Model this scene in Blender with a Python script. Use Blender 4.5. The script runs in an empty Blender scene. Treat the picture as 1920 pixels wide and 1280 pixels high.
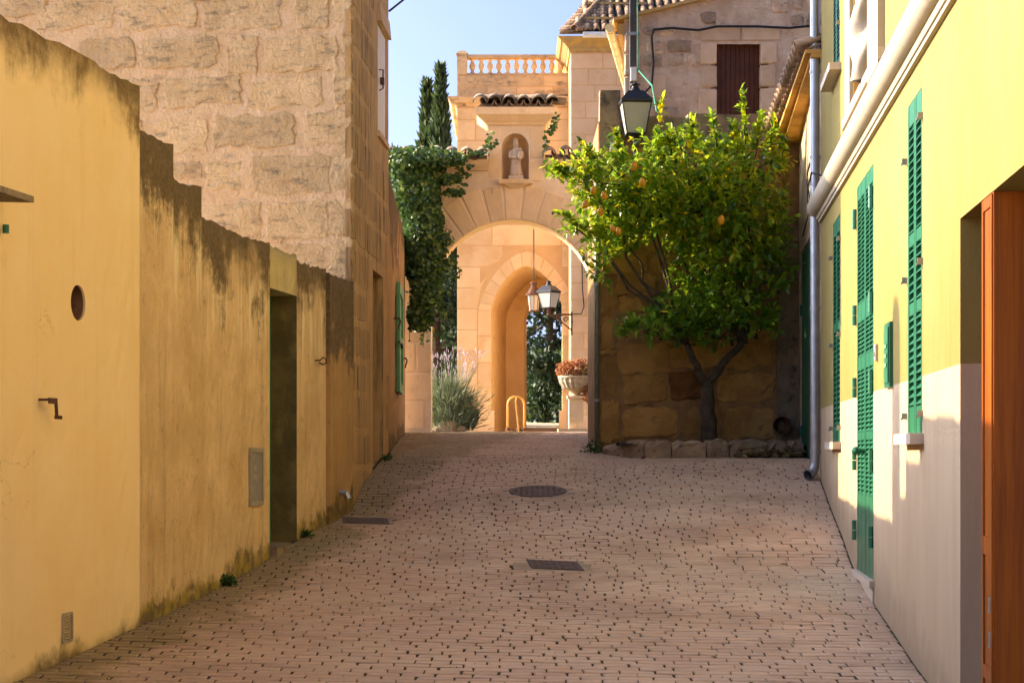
import bpy, math, random
import numpy as np
from mathutils import Vector, Matrix

# ------------------------------------------------------------------ camera, sky, sun, exposure
scene = bpy.context.scene
C = scene.collection
F = 3400.0            # focal length in photo pixels (1920 wide)
HY = 850.0            # eye level in the photo
cam_d = bpy.data.cameras.new("camera")
cam_d.sensor_width = 36.0
cam_d.lens = F / 1920 * 36.0
cam_d.shift_y = (HY - 640.0) / 1920.0
cam_d.clip_start = 0.1
cam_d.clip_end = 2000
cam = bpy.data.objects.new("camera", cam_d)
cam.location = (0, 0, 0)
cam.rotation_euler = (math.radians(90), 0, 0)
C.objects.link(cam)
scene.camera = cam

SUN_EL = math.radians(23.5)
LX, LY = 0.952, -0.305                       # horizontal direction in which the sunlight travels
world = bpy.data.worlds.new("World")
scene.world = world
world.use_nodes = True
wn = world.node_tree.nodes
wl = world.node_tree.links
for n in list(wn):
    wn.remove(n)
sky = wn.new("ShaderNodeTexSky")
sky.sky_type = 'NISHITA'
sky.sun_disc = False
sky.sun_elevation = SUN_EL
sky.sun_rotation = math.atan2(-LX, -LY)
sky.altitude = 50
sky.air_density = 0.21
sky.dust_density = 4.5
sky.ozone_density = 9.0
bg = wn.new("ShaderNodeBackground")
bg.inputs["Strength"].default_value = 0.15
wo = wn.new("ShaderNodeOutputWorld")
wl.new(sky.outputs[0], bg.inputs[0])
wl.new(bg.outputs[0], wo.inputs[0])

sun_d = bpy.data.lights.new("sun", 'SUN')
sun_d.energy = 2.0
sun_d.angle = math.radians(0.53)
sun_d.color = (1.0, 0.90, 0.74)
sun = bpy.data.objects.new("sun", sun_d)
ld = Vector((LX * math.cos(SUN_EL), LY * math.cos(SUN_EL), -math.sin(SUN_EL)))
sun.rotation_euler = ld.to_track_quat('-Z', 'Y').to_euler()
sun.location = (-20, 10, 20)
C.objects.link(sun)

vs = scene.view_settings
vs.view_transform = 'Standard'
vs.look = 'None'
vs.gamma = 1.0
vs.exposure = 2.6
try:
    vs.use_white_balance = True
    vs.white_balance_temperature = 8900
    vs.white_balance_tint = 10
except Exception:
    pass

cy = scene.cycles
cy.max_bounces = 7
cy.diffuse_bounces = 5
cy.glossy_bounces = 3
cy.transmission_bounces = 4
cy.use_denoising = True
cy.caustics_reflective = False
cy.caustics_refractive = False

R = random.Random(7)
NP = np.random.default_rng(7)
PI = math.pi


# ------------------------------------------------------------------ helpers
def at(px, py, y):
    """a point of the place, from its photo position and its distance y in metres"""
    return Vector(((px - 960.0) / F * y, y, (HY - py) / F * y))


class MB:
    """collects shapes into one mesh"""
    def __init__(self):
        self.v = []; self.f = []; self.r = []; self.at = {}; self.cur = 0.0

    def add(self, vs_, fs_, rnd=None):
        o = len(self.v)
        self.v.extend([tuple(p) for p in vs_])
        rr = self.cur if rnd is None else rnd
        for f in fs_:
            self.f.append(tuple(i + o for i in f)); self.r.append(rr)
        return o

    def hexa(self, c8, rnd=None):
        # corners: 0-3 bottom loop, 4-7 top loop
        self.add(c8, [(0, 3, 2, 1), (4, 5, 6, 7), (0, 1, 5, 4), (1, 2, 6, 5), (2, 3, 7, 6), (3, 0, 4, 7)], rnd)

    def box(self, lo, hi, rnd=None):
        x0, y0, z0 = lo; x1, y1, z1 = hi
        self.hexa([(x0, y0, z0), (x1, y0, z0), (x1, y1, z0), (x0, y1, z0),
                   (x0, y0, z1), (x1, y0, z1), (x1, y1, z1), (x0, y1, z1)], rnd)

    def obox(self, c, u, v, w, rnd=None):
        # centre, three half vectors
        c = Vector(c); u = Vector(u); v = Vector(v); w = Vector(w)
        self.hexa([c - u - v - w, c + u - v - w, c + u + v - w, c - u + v - w,
                   c - u - v + w, c + u - v + w, c + u + v + w, c - u + v + w], rnd)

    def tube(self, path, rad, n=8, cap=True, rnd=None):
        path = [Vector(p) for p in path]
        if not hasattr(rad, '__len__'):
            rad = [rad] * len(path)
        vs_ = []; fs_ = []
        prev = None
        for i, p in enumerate(path):
            a = path[max(i - 1, 0)]; b = path[min(i + 1, len(path) - 1)]
            t = (b - a)
            t = t.normalized() if t.length > 1e-9 else Vector((0, 0, 1))
            if prev is None:
                ref = Vector((0, 0, 1)) if abs(t.z) < .9 else Vector((1, 0, 0))
                u = t.cross(ref).normalized()
            else:
                u = (prev - t * prev.dot(t))
                u = u.normalized() if u.length > 1e-6 else t.orthogonal().normalized()
            prev = u
            w = t.cross(u)
            for k in range(n):
                an = 2 * PI * k / n
                vs_.append(p + (u * math.cos(an) + w * math.sin(an)) * rad[i])
        for i in range(len(path) - 1):
            for k in range(n):
                k2 = (k + 1) % n
                fs_.append((i * n + k, i * n + k2, (i + 1) * n + k2, (i + 1) * n + k))
        if cap:
            fs_.append(tuple(range(n - 1, -1, -1)))
            fs_.append(tuple(range((len(path) - 1) * n, len(path) * n)))
        self.add(vs_, fs_, rnd)

    def lathe(self, prof, c, n=12, rnd=None, sx=1.0, sy=1.0, rot=0.0):
        vs_ = []; fs_ = []
        for r_, z in prof:
            for k in range(n):
                an = 2 * PI * k / n + rot
                vs_.append((c[0] + r_ * sx * math.cos(an), c[1] + r_ * sy * math.sin(an), c[2] + z))
        m = len(prof)
        for i in range(m - 1):
            for k in range(n):
                k2 = (k + 1) % n
                fs_.append((i * n + k, i * n + k2, (i + 1) * n + k2, (i + 1) * n + k))
        fs_.append(tuple(range(n - 1, -1, -1)))
        fs_.append(tuple(range((m - 1) * n, m * n)))
        self.add(vs_, fs_, rnd)

    def grid(self, P, rnd=None, attrs=None, flip=False):
        # P: rows x cols of points; attrs: name -> rows x cols
        nr = len(P); nc = len(P[0])
        o = len(self.v)
        for k in (attrs or {}):
            self.at.setdefault(k, {})
        for i in range(nr):
            for j in range(nc):
                if attrs:
                    for k, a in attrs.items():
                        self.at[k][len(self.v)] = a[i][j]
                self.v.append(tuple(P[i][j]))
        for i in range(nr - 1):
            for j in range(nc - 1):
                q = (o + i * nc + j, o + i * nc + j + 1, o + (i + 1) * nc + j + 1, o + (i + 1) * nc + j)
                self.f.append(q[::-1] if flip else q)
                self.r.append(self.cur if rnd is None else rnd)

    def mesh(self, name, smooth=False):
        me = bpy.data.meshes.new(name)
        me.from_pydata(self.v, [], self.f)
        a = me.attributes.new("rnd", 'FLOAT', 'FACE')
        a.data.foreach_set("value", np.array(self.r, dtype=np.float32))
        for k, d in self.at.items():
            arr = np.full(len(self.v), 9.0, dtype=np.float32)
            for i, x in d.items():
                arr[i] = x
            b = me.attributes.new(k, 'FLOAT', 'POINT')
            b.data.foreach_set("value", arr)
        if smooth:
            me.polygons.foreach_set("use_smooth", np.ones(len(me.polygons), dtype=bool))
        me.update()
        return me


def link(name, me, mat=None, parent=None):
    if mat is not None and me is not None and not me.materials:
        me.materials.append(mat)
    o = bpy.data.objects.new(name, me)
    C.objects.link(o)
    if parent is not None:
        o.parent = parent
        if parent.type == 'EMPTY':          # parts are modelled in place; the empty stands at the thing's base
            o.matrix_parent_inverse = Matrix.Translation(-parent.location)
    return o


def obj(name, mb, mat, parent=None, smooth=False):
    return link(name, mb.mesh(name, smooth), mat, parent)


def tag(o, label, cat, group=None):
    o["label"] = label; o["category"] = cat
    if group:
        o["group"] = group
    return o


def thing(name, label, cat, loc, group=None):
    o = bpy.data.objects.new(name, None)
    o.empty_display_size = 0.2
    C.objects.link(o)
    o.location = loc
    return tag(o, label, cat, group)


def structure(o):
    o["kind"] = "structure"; return o


def stuff(o):
    o["kind"] = "stuff"; return o


def basis(o, a, b, c):
    """matrix with origin o and columns a b c"""
    m = Matrix.Identity(4)
    for i, v in enumerate((a, b, c, o)):
        for k in range(3):
            m[k][i] = v[k]
    return m


def smooth01(t):
    t = max(0.0, min(1.0, t)); return t * t * (3 - 2 * t)


# ------------------------------------------------------------------ materials
class Nodes:
    def __init__(self, name):
        self.m = bpy.data.materials.new(name)
        self.m.use_nodes = True
        self.nt = self.m.node_tree
        self.n = self.nt.nodes
        self.l = self.nt.links
        self.b = self.n["Principled BSDF"]
        self._pos = None; self._rnd = None

    def new(self, t, **kw):
        x = self.n.new(t)
        for k, v in kw.items():
            setattr(x, k, v)
        return x

    def put(self, sock, v):
        if hasattr(v, "is_output"):
            self.l.new(v, sock)
        elif isinstance(v, (tuple, list)) and len(v) == 3 and sock.type == 'RGBA':
            sock.default_value = (*v, 1)
        else:
            sock.default_value = v

    @property
    def pos(self):
        if self._pos is None:
            self._pos = self.new("ShaderNodeNewGeometry").outputs["Position"]
        return self._pos

    @property
    def rnd(self):
        if self._rnd is None:
            a = self.new("ShaderNodeAttribute", attribute_name="rnd").outputs["Fac"]
            b = self.new("ShaderNodeObjectInfo").outputs["Random"]
            self._rnd = self.math('FRACT', self.math('ADD', a, b))
        return self._rnd

    def math(self, op, a, b=0.0, clamp=False):
        x = self.new("ShaderNodeMath", operation=op, use_clamp=clamp)
        self.put(x.inputs[0], a); self.put(x.inputs[1], b)
        return x.outputs[0]

    def scaled(self, s, vec=None, rot=None):
        x = self.new("ShaderNodeMapping")
        self.l.new(vec or self.pos, x.inputs["Vector"])
        x.inputs["Scale"].default_value = s
        if rot:
            x.inputs["Rotation"].default_value = rot
        return x.outputs[0]

    def noise(self, scale, detail=5, rough=.6, vec=None, dist=0.0):
        x = self.new("ShaderNodeTexNoise")
        self.l.new(vec or self.pos, x.inputs["Vector"])
        x.inputs["Scale"].default_value = scale
        x.inputs["Detail"].default_value = detail
        x.inputs["Roughness"].default_value = rough
        x.inputs["Distortion"].default_value = dist
        return x.outputs["Fac"]

    def range(self, v, lo, hi, a=0.0, b=1.0):
        x = self.new("ShaderNodeMapRange", interpolation_type='SMOOTHSTEP')
        self.put(x.inputs["Value"], v)
        x.inputs["From Min"].default_value = lo; x.inputs["From Max"].default_value = hi
        x.inputs["To Min"].default_value = a; x.inputs["To Max"].default_value = b
        return x.outputs["Result"]

    def mix(self, fac, a, b, mode='MIX'):
        x = self.new("ShaderNodeMix", data_type='RGBA', blend_type=mode)
        self.put(x.inputs[0], fac); self.put(x.inputs[6], a); self.put(x.inputs[7], b)
        return x.outputs[2]

    def attr(self, name):
        return self.new("ShaderNodeAttribute", attribute_name=name).outputs["Fac"]

    def sep(self):
        x = self.new("ShaderNodeSeparateXYZ"); self.l.new(self.pos, x.inputs[0]); return x.outputs

    def bump(self, h, strength, dist=0.02):
        x = self.new("ShaderNodeBump")
        x.inputs["Strength"].default_value = strength
        x.inputs["Distance"].default_value = dist
        self.l.new(h, x.inputs["Height"])
        self.l.new(x.outputs[0], self.b.inputs["Normal"])

    def done(self, col, rough=.85, spec=.3):
        self.put(self.b.inputs["Base Color"], col)
        self.put(self.b.inputs["Roughness"], rough)
        self.b.inputs["Specular IOR Level"].default_value = spec
        return self.m


def surf(name, base, alt, scale=2.5, var=.12, rough=.88, bump=.35, bscale=60., bdist=.01, layers=(), spec=.25, sharp=(.35, .65)):
    """two-tone noisy surface; layers: (colour, noise scale xyz, lo, hi, strength[, rot])"""
    N = Nodes(name)
    col = N.mix(N.range(N.noise(scale, 7, .62), *sharp), base, alt)
    if var:
        v = N.range(N.rnd, 0, 1, 1 - var, 1 + var)
        cv = N.new("ShaderNodeCombineColor")
        for i in range(3):
            N.l.new(v, cv.inputs[i])
        col = N.mix(1.0, col, cv.outputs[0], 'MULTIPLY')
    for L in layers:
        c, s, lo, hi, st = L[:5]
        rot = L[5] if len(L) > 5 else None
        m = N.range(N.noise(1.0, 6, .65, N.scaled(s, rot=rot)), lo, hi, 0, st)
        col = N.mix(m, col, c)
    h = N.math('ADD', N.noise(bscale, 6, .7), N.math('MULTIPLY', N.noise(bscale * .18, 4, .6), 1.6))
    N.bump(h, bump, bdist)
    return N.done(col, rough, spec)


def plain(name, col, rough=.6, spec=.4, metal=0.0, var=.08, scale=12., bump=0.0):
    N = Nodes(name)
    d = tuple(c * (1 - var * 2) for c in col)
    c = N.mix(N.range(N.noise(scale, 5, .6), .35, .7), col, d)
    if bump:
        N.bump(N.noise(scale * 6, 4, .6), bump, .006)
    N.b.inputs["Metallic"].default_value = metal
    return N.done(c, rough, spec)


def weathered_plaster(name, base, alt, stain, mold, ochre, streak=None, mold_depth=.35, base_depth=.22, base_col=(.20, .15, .03), clean=0.0):
    """rendered wall: mould running down from its top, damp and moss at its foot (dtop / dbase are metres from the top / the ground)"""
    N = Nodes(name)
    col = N.mix(N.range(N.noise(1.6, 8, .65), .35, .68), base, alt)
    col = N.mix(N.range(N.noise(1.0, 8, .72, N.scaled((1.5, 1.5, 1.1))), .50 + .10 * clean, .76 + .02 * clean, 0, .55), col, ochre)
    col = N.mix(N.range(N.noise(1.0, 8, .75, N.scaled((11, 11, 8))), .55 + .10 * clean, .74, 0, .60 - .45 * clean), col, stain)
    col = N.mix(N.range(N.noise(2.2, 7, .7), .52, .72, 0, .55 - .45 * clean), col, tuple(min(.9, c * 1.22) for c in base))
    dt = N.attr("dtop"); db = N.attr("dbase")
    col = N.mix(N.range(N.noise(1.0, 6, .7, N.scaled((8, 8, .45))), .50, .70, 0, .50 - .40 * clean), col, tuple(c * .62 for c in alt))
    drip = N.noise(1.0, 7, .75, N.scaled((9, 9, 1.1)))
    blot = N.noise(3.2, 9, .8)
    h = N.math('ADD', N.math('MULTIPLY', drip, .42), N.math('MULTIPLY', blot, .85))
    lim = N.math('MULTIPLY', N.math('MULTIPLY', N.math('SUBTRACT', h, .36), mold_depth * 3.2), N.range(N.noise(.9, 4, .6), .32, .68, .35, 1.7))
    m = N.range(N.math('SUBTRACT', lim, dt), -.18, .20, 0, .90)
    if streak:
        sm = N.math('MULTIPLY', N.range(N.noise(1.0, 3, .5, N.scaled((15, 15, .30))), .50, .60, 0, .80),
                    N.math('MULTIPLY', N.range(dt, .18, .42), N.range(dt, .62, .95, 1, 0)))
        col = N.mix(sm, col, streak)
    col = N.mix(m, col, N.mix(N.range(N.noise(30, 5, .7), .35, .65), mold, tuple(c * 2.3 for c in mold)))
    lb = N.math('MULTIPLY', N.math('MULTIPLY', N.math('SUBTRACT', N.noise(6, 7, .75), .25), base_depth * 2.2), N.range(N.noise(1.7, 4, .6), .32, .68, .2, 1.4))
    mb = N.range(N.math('SUBTRACT', lb, db), -.05, .10, 0, .85)
    col = N.mix(mb, col, N.mix(N.range(N.noise(9, 5, .7), .4, .6), base_col, (.09, .065, .035)))
    spk = N.range(N.noise(48, 5, .75), .58 + .06 * clean, .72, 0, .60 - .45 * clean)
    col = N.mix(spk, col, stain)
    # hair cracks
    vt = N.new("ShaderNodeTexVoronoi", feature='DISTANCE_TO_EDGE')
    vt.inputs["Scale"].default_value = 1.1
    wv = N.new("ShaderNodeVectorMath", operation='ADD')
    nz = N.new("ShaderNodeTexNoise"); nz.inputs["Scale"].default_value = 2.5; nz.inputs["Detail"].default_value = 6
    N.l.new(N.pos, nz.inputs["Vector"]); N.l.new(N.pos, wv.inputs[0]); N.l.new(nz.outputs["Color"], wv.inputs[1])
    N.l.new(wv.outputs[0], vt.inputs["Vector"])
    crack = N.math('MULTIPLY', N.range(vt.outputs["Distance"], .0, .006, 1, 0), N.range(N.noise(.9, 3, .5), .52, .6))
    col = N.mix(N.math('MULTIPLY', crack, .55), col, tuple(c * .35 for c in base))
    hh = N.math('ADD', N.noise(70, 5, .7), N.math('MULTIPLY', N.noise(7, 5, .6), 2.2))
    hh = N.math('SUBTRACT', hh, N.math('MULTIPLY', crack, 1.0))
    N.bump(hh, .45 - .25 * clean, .014)
    return N.done(col, .9, .2)


def leafmat(name, cols, rough=.42, transl=.35, spec=.45):
    N = Nodes(name)
    r = N.rnd
    cr = N.new("ShaderNodeValToRGB")
    e = cr.color_ramp.elements
    for i, (p, c) in enumerate(cols):
        x = e[i] if i < 2 else e.new(p)
        x.position = p; x.color = (*c, 1)
    N.l.new(r, cr.inputs[0])
    N.put(N.b.inputs["Base Color"], cr.outputs[0])
    N.b.inputs["Roughness"].default_value = rough
    N.b.inputs["Specular IOR Level"].default_value = spec
    tr = N.new("ShaderNodeBsdfTranslucent")
    hs = N.new("ShaderNodeHueSaturation"); hs.inputs["Value"].default_value = 1.5; hs.inputs["Hue"].default_value = .485
    N.l.new(cr.outputs[0], hs.inputs["Color"]); N.l.new(hs.outputs[0], tr.inputs["Color"])
    mx = N.new("ShaderNodeMixShader"); mx.inputs[0].default_value = transl
    N.l.new(N.b.outputs[0], mx.inputs[1]); N.l.new(tr.outputs[0], mx.inputs[2])
    N.l.new(mx.outputs[0], N.n["Material Output"].inputs["Surface"])
    return N.m


m_yellowwall = weathered_plaster("yellow_plaster", (.92, .67, .36), (.90, .63, .31), (.46, .24, .06), (.075, .042, .012), (.62, .29, .045), None, .22, .12, (.22, .13, .02), clean=1.0)
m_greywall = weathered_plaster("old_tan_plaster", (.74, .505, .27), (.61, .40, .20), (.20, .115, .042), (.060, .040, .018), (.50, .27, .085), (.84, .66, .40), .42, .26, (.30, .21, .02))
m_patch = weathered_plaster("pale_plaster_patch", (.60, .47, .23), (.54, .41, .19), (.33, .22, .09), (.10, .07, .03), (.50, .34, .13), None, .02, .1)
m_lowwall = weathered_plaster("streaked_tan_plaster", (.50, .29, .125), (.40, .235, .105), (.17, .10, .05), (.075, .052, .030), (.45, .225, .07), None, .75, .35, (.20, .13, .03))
m_mortar = surf("pink_mortar", (.73, .485, .285), (.65, .415, .225), 2.2, 0, .93, 1.0, 20, .05,
                layers=[((.74, .55, .37), (4, 4, 9), .58, .72, .6), ((.28, .17, .09), (7, 7, 16), .62, .74, .55), ((.20, .15, .10), (3.5, 3.5, 11), .56, .74, .5, (0, .5, 0))])
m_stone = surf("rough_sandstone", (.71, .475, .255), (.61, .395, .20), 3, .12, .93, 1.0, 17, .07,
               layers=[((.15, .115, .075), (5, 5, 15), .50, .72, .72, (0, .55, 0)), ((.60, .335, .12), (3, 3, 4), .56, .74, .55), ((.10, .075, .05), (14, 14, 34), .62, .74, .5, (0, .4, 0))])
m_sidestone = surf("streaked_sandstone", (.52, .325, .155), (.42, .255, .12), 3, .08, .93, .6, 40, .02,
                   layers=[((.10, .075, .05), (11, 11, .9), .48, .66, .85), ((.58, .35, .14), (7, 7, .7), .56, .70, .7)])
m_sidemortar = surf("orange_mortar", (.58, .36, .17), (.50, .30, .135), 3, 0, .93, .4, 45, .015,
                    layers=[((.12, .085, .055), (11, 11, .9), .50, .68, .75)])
m_gate = surf("cut_limestone", (.79, .585, .36), (.74, .53, .31), 5, .07, .9, .3, 60, .01,
              layers=[((.52, .37, .21), (4, 4, 5), .55, .75, .45), ((.22, .15, .085), (40, 40, 40), .66, .74, .6), ((.26, .19, .12), (12, 12, 3), .62, .76, .5)])
m_gatejoint = surf("pale_lime_joint", (.78, .61, .42), (.72, .55, .37), 6, 0, .92, .3, 60, .01)
m_peach = surf("peach_ashlar", (.79, .54, .30), (.73, .48, .25), 2.2, .08, .9, .25, 60, .01,
               layers=[((.56, .29, .095), (1.2, 1.2, 1.6), .52, .72, .6), ((.34, .24, .15), (3, 3, 5), .68, .82, .5)])
m_peachjoint = surf("ashlar_joint", (.66, .40, .19), (.60, .355, .16), 3, 0, .92, .2, 60, .01)
m_amberglow = surf("amber_glow_ashlar", (.87, .64, .36), (.82, .575, .29), 2.2, .08, .9, .25, 60, .01,
               layers=[((.66, .36, .11), (1.4, 1.4, 2.4), .52, .74, .5)])  # arch insides: warm bounce glow put into the stone colour
m_parapet = surf("lichen_ashlar", (.70, .47, .26), (.60, .40, .225), 2.2, .10, .92, .4, 50, .01,
                 layers=[((.13, .10, .07), (3, 3, 6), .48, .68, .8)])
m_rubble = surf("rubble_stone", (.74, .55, .38), (.56, .37, .24), 6, .3, .95, 1.0, 20, .06,
                layers=[((.16, .125, .10), (9, 9, 14), .52, .7, .7), ((.50, .24, .12), (4, 4, 4), .60, .76, .6), ((.66, .55, .45), (7, 7, 9), .6, .75, .6)])
m_rubblemortar = surf("rubble_mortar", (.74, .55, .39), (.58, .40, .27), 5, 0, .95, 1.0, 32, .03,
                      layers=[((.22, .165, .12), (6, 6, 10), .56, .72, .6), ((.84, .70, .56), (7, 7, 9), .56, .72, .7), ((.60, .30, .15), (3, 3, 3), .60, .74, .5)])
m_dressed = surf("dressed_stone", (.64, .45, .30), (.57, .39, .245), 5, .10, .92, .4, 50, .012,
                 layers=[((.22, .16, .11), (5, 5, 9), .58, .78, .55)])
m_darkstone = surf("brown_wall_stone", (.66, .37, .13), (.50, .26, .085), 3.5, .2, .95, 1.0, 18, .07,
                   layers=[((.12, .07, .035), (4, 4, 8), .56, .76, .55), ((.40, .17, .05), (3, 3, 3), .60, .74, .5)])
m_darkmortar = surf("brown_wall_mortar", (.44, .25, .11), (.32, .175, .075), 4, 0, .95, .9, 34, .03,
                    layers=[((.10, .06, .035), (3, 3, 4), .52, .72, .6)])
m_redstone = surf("red_pitted_stone", (.34, .15, .05), (.20, .085, .03), 9, .1, .95, 1.0, 40, .04)
m_concrete = surf("lichen_concrete", (.34, .25, .16), (.24, .175, .11), 6, .1, .95, .8, 40, .02,
                  layers=[((.07, .06, .045), (9, 9, 9), .52, .68, .75), ((.48, .38, .27), (5, 5, 5), .6, .75, .5)])
m_tile = surf("clay_roof_tile", (.36, .215, .125), (.24, .155, .10), 7, .30, .92, .5, 60, .01,
              layers=[((.10, .085, .07), (9, 9, 9), .52, .68, .7), ((.48, .33, .2), (7, 7, 7), .62, .76, .6)])
m_tilegrey = surf("lichen_roof_tile", (.28, .205, .135), (.19, .14, .095), 8, .25, .94, .6, 60, .01,
                  layers=[((.07, .06, .05), (11, 11, 11), .50, .66, .75), ((.50, .40, .27), (9, 9, 9), .60, .75, .6)])
m_tileorange = surf("orange_eave_tile", (.62, .34, .10), (.50, .255, .07), 5, .15, .9, .3, 60, .008,
                    layers=[((.22, .12, .05), (3, 3, 12), .60, .74, .6)])
m_ochremortar = surf("ochre_mortar", (.55, .33, .10), (.38, .25, .12), 8, .1, .93, .4, 60, .01)
m_green = plain("green_paint", (.004, .125, .062), .38, .45, var=.06, scale=5)
m_greenlight = plain("faded_green_paint", (.10, .36, .16), .5, .4, var=.06)
m_greendoor = plain("green_door_paint", (.018, .155, .075), .42, .45, var=.08, scale=4)
m_zinc = plain("zinc_pipe", (.42, .43, .44), .38, .5, metal=.75, var=.10, scale=9)
m_steel = plain("steel_bracket", (.30, .28, .25), .4, .5, metal=.6)
m_rust = plain("rusty_iron", (.13, .055, .03), .8, .3, var=.2, scale=60)
m_black = plain("black_iron", (.012, .013, .016), .42, .45, var=.1)
m_pole = plain("dark_pole", (.055, .045, .04), .55, .4, var=.15)
m_cable = plain("black_cable", (.016, .014, .014), .6, .3)
m_white = plain("white_shutter_paint", (.72, .67, .63), .6, .3, var=.05)
m_cream = plain("cream_moulding", (.40, .33, .24), .62, .3, var=.04, scale=6, bump=.05)
m_sillstone = plain("pale_sill_stone", (.52, .43, .345), .6, .3, var=.08, scale=20, bump=.1)
m_gutter = plain("cream_gutter", (.74, .56, .27), .5, .4, var=.05)
m_gutterwhite = plain("white_gutter", (.74, .70, .62), .5, .4, var=.05)
m_brown = plain("brown_door_boards", (.105, .030, .012), .6, .3, var=.15, scale=7)
m_bark = surf("grey_bark", (.11, .082, .056), (.06, .044, .03), 14, 0, .95, .9, 60, .02)
m_clay = surf("terracotta", (.26, .12, .06), (.18, .08, .04), 9, .05, .9, .3, 60, .01)
m_statue = surf("statue_stone", (.58, .47, .36), (.48, .38, .28), 14, 0, .9, .3, 90, .006)
m_curb = surf("planter_kerb_stone", (.40, .285, .185), (.28, .19, .12), 5, .15, .95, .9, 30, .03,
              layers=[((.07, .055, .04), (7, 7, 9), .54, .68, .8), ((.52, .42, .32), (5, 5, 9), .6, .75, .5)])
m_soil = surf("soil", (.05, .034, .02), (.03, .02, .012), 12, 0, 1, .9, 50, .03)
m_earth = surf("dry_earth", (.56, .45, .31), (.47, .37, .24), 2, 0, 1, .6, 20, .03)
m_rock = surf("garden_rock", (.52, .38, .24), (.38, .27, .17), 9, .1, .95, .9, 30, .03)
m_ironcover = surf("rusted_cover", (.105, .062, .045), (.07, .042, .032), 16, 0, .6, .5, 90, .01, spec=.4)
m_coverframe = surf("cover_cement", (.36, .27, .20), (.28, .21, .155), 14, 0, .92, .4, 70, .01)
m_lemon = plain("lemon_skin", (.80, .36, .02), .42, .4, var=.15, scale=30, bump=.1)
m_meter = plain("grey_meter_door", (.36, .30, .225), .55, .35, var=.1, scale=15)
m_grille = plain("grey_vent", (.45, .37, .25), .6, .3, var=.15, scale=40)
m_hoop = plain("amber_painted_steel", (.68, .38, .10), .4, .4, var=.1)
m_urn = surf("urn_stone", (.42, .32, .21), (.32, .24, .155), 12, 0, .9, .3, 80, .008)
m_leaf = leafmat("lemon_leaf", [(0, (.022, .085, .012)), (.35, (.060, .17, .018)), (.70, (.17, .31, .028)), (.92, (.37, .45, .035)), (1, (.62, .46, .02))], .30, .42)
m_ivy = leafmat("ivy_leaf", [(0, (.016, .055, .012)), (.6, (.04, .105, .02)), (.9, (.11, .19, .03)), (1, (.20, .26, .05))], .45, .25)
m_pine = leafmat("dark_tree_leaf", [(0, (.012, .030, .010)), (.7, (.025, .055, .016)), (1, (.06, .11, .03))], .6, .2)
m_cyp = leafmat("cypress_leaf", [(0, (.020, .050, .018)), (.6, (.045, .085, .022)), (1, (.11, .14, .04))], .65, .2)
m_lav = leafmat("lavender_leaf", [(0, (.07, .095, .04)), (.6, (.13, .16, .075)), (1, (.22, .25, .14))], .7, .25)
m_lavflower = leafmat("lavender_flower", [(0, (.24, .165, .20)), (1, (.42, .33, .36))], .7, .3)
m_sedum = leafmat("succulent_leaf", [(0, (.26, .085, .03)), (.45, (.34, .15, .045)), (.75, (.32, .23, .07)), (1, (.42, .38, .18))], .5, .3)
m_dry = leafmat("dry_leaf", [(0, (.10, .06, .025)), (.7, (.24, .15, .06)), (1, (.42, .34, .12))], .8, .15)
m_weed = leafmat("weed_leaf", [(0, (.02, .06, .012)), (1, (.06, .14, .03))], .5, .3)


def wood_mat(name, a, b, rough=.42, axis=2):
    N = Nodes(name)
    s = [16, 16, 16]; s[axis] = .7
    g = N.noise(1.0, 8, .65, N.scaled(tuple(s)), dist=1.2)
    s2 = [60, 60, 60]; s2[axis] = 1.5
    g2 = N.noise(1.0, 4, .6, N.scaled(tuple(s2)))
    col = N.mix(N.range(g, .3, .7), a, b)
    col = N.mix(N.range(g2, .5, .75, 0, .4), col, tuple(c * .5 for c in b))
    N.bump(g2, .08, .005)
    return N.done(col, rough, .4)


m_wood = wood_mat("varnished_wood", (.36, .085, .004), (.21, .040, .002))

# glass of the lanterns
N_ = Nodes("frosted_lantern_glass")
N_.b.inputs["Transmission Weight"].default_value = .55
m_glass = N_.done((.86, .82, .72), .35, .5)
m_bulb = plain("lamp_bulb", (.85, .78, .6), .3, .5)


def house_paint():
    N = Nodes("two_tone_render")
    z = N.sep()[2]
    edge = N.math('ADD', z, N.math('MULTIPLY', N.noise(30, 4, .6), .004))
    f = N.range(edge, .4295, .4315)
    yel = N.mix(N.range(N.noise(1.0, 7, .65, N.scaled((5, 5, .9))), .35, .68), (.25, .186, .060), (.225, .163, .047))
    yel = N.mix(N.range(N.noise(.7, 6, .6), .45, .75, 0, .5), yel, (.275, .215, .083))
    cre = N.mix(N.range(N.noise(1.0, 6, .65, N.scaled((4, 4, .8))), .35, .68), (.46, .338, .225), (.42, .30, .195))
    y_ = N.sep()[1]
    db = N.math('SUBTRACT', z, N.math('SUBTRACT', N.math('MULTIPLY', y_, .118), 2.42))
    splash = N.math('MULTIPLY', N.math('SUBTRACT', N.noise(4, 8, .75), .30), .75)
    cre = N.mix(N.range(N.math('SUBTRACT', splash, db), -.22, .16, 0, .75), cre, (.30, .22, .15))
    cre = N.mix(N.range(N.noise(1.0, 7, .7, N.scaled((7, 7, 1.2))), .56, .74, 0, .45), cre, (.42, .32, .225))
    yel = N.mix(N.range(N.noise(1.0, 8, .72, N.scaled((8, 8, .55))), .54, .72, 0, .45), yel, (.22, .155, .04))
    yel = N.mix(N.range(N.noise(14, 6, .75), .60, .74, 0, .30), yel, (.29, .238, .105))
    col = N.mix(f, cre, yel)
    h = N.math('ADD', N.noise(120, 4, .7), N.math('MULTIPLY', N.noise(1.0, 5, .6, N.scaled((60, 60, 12))), .8))
    h = N.math('ADD', h, N.math('MULTIPLY', N.noise(3.5, 4, .6), 3.0))
    N.bump(h, .36, .008)
    return N.done(col, .88, .2)


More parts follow.
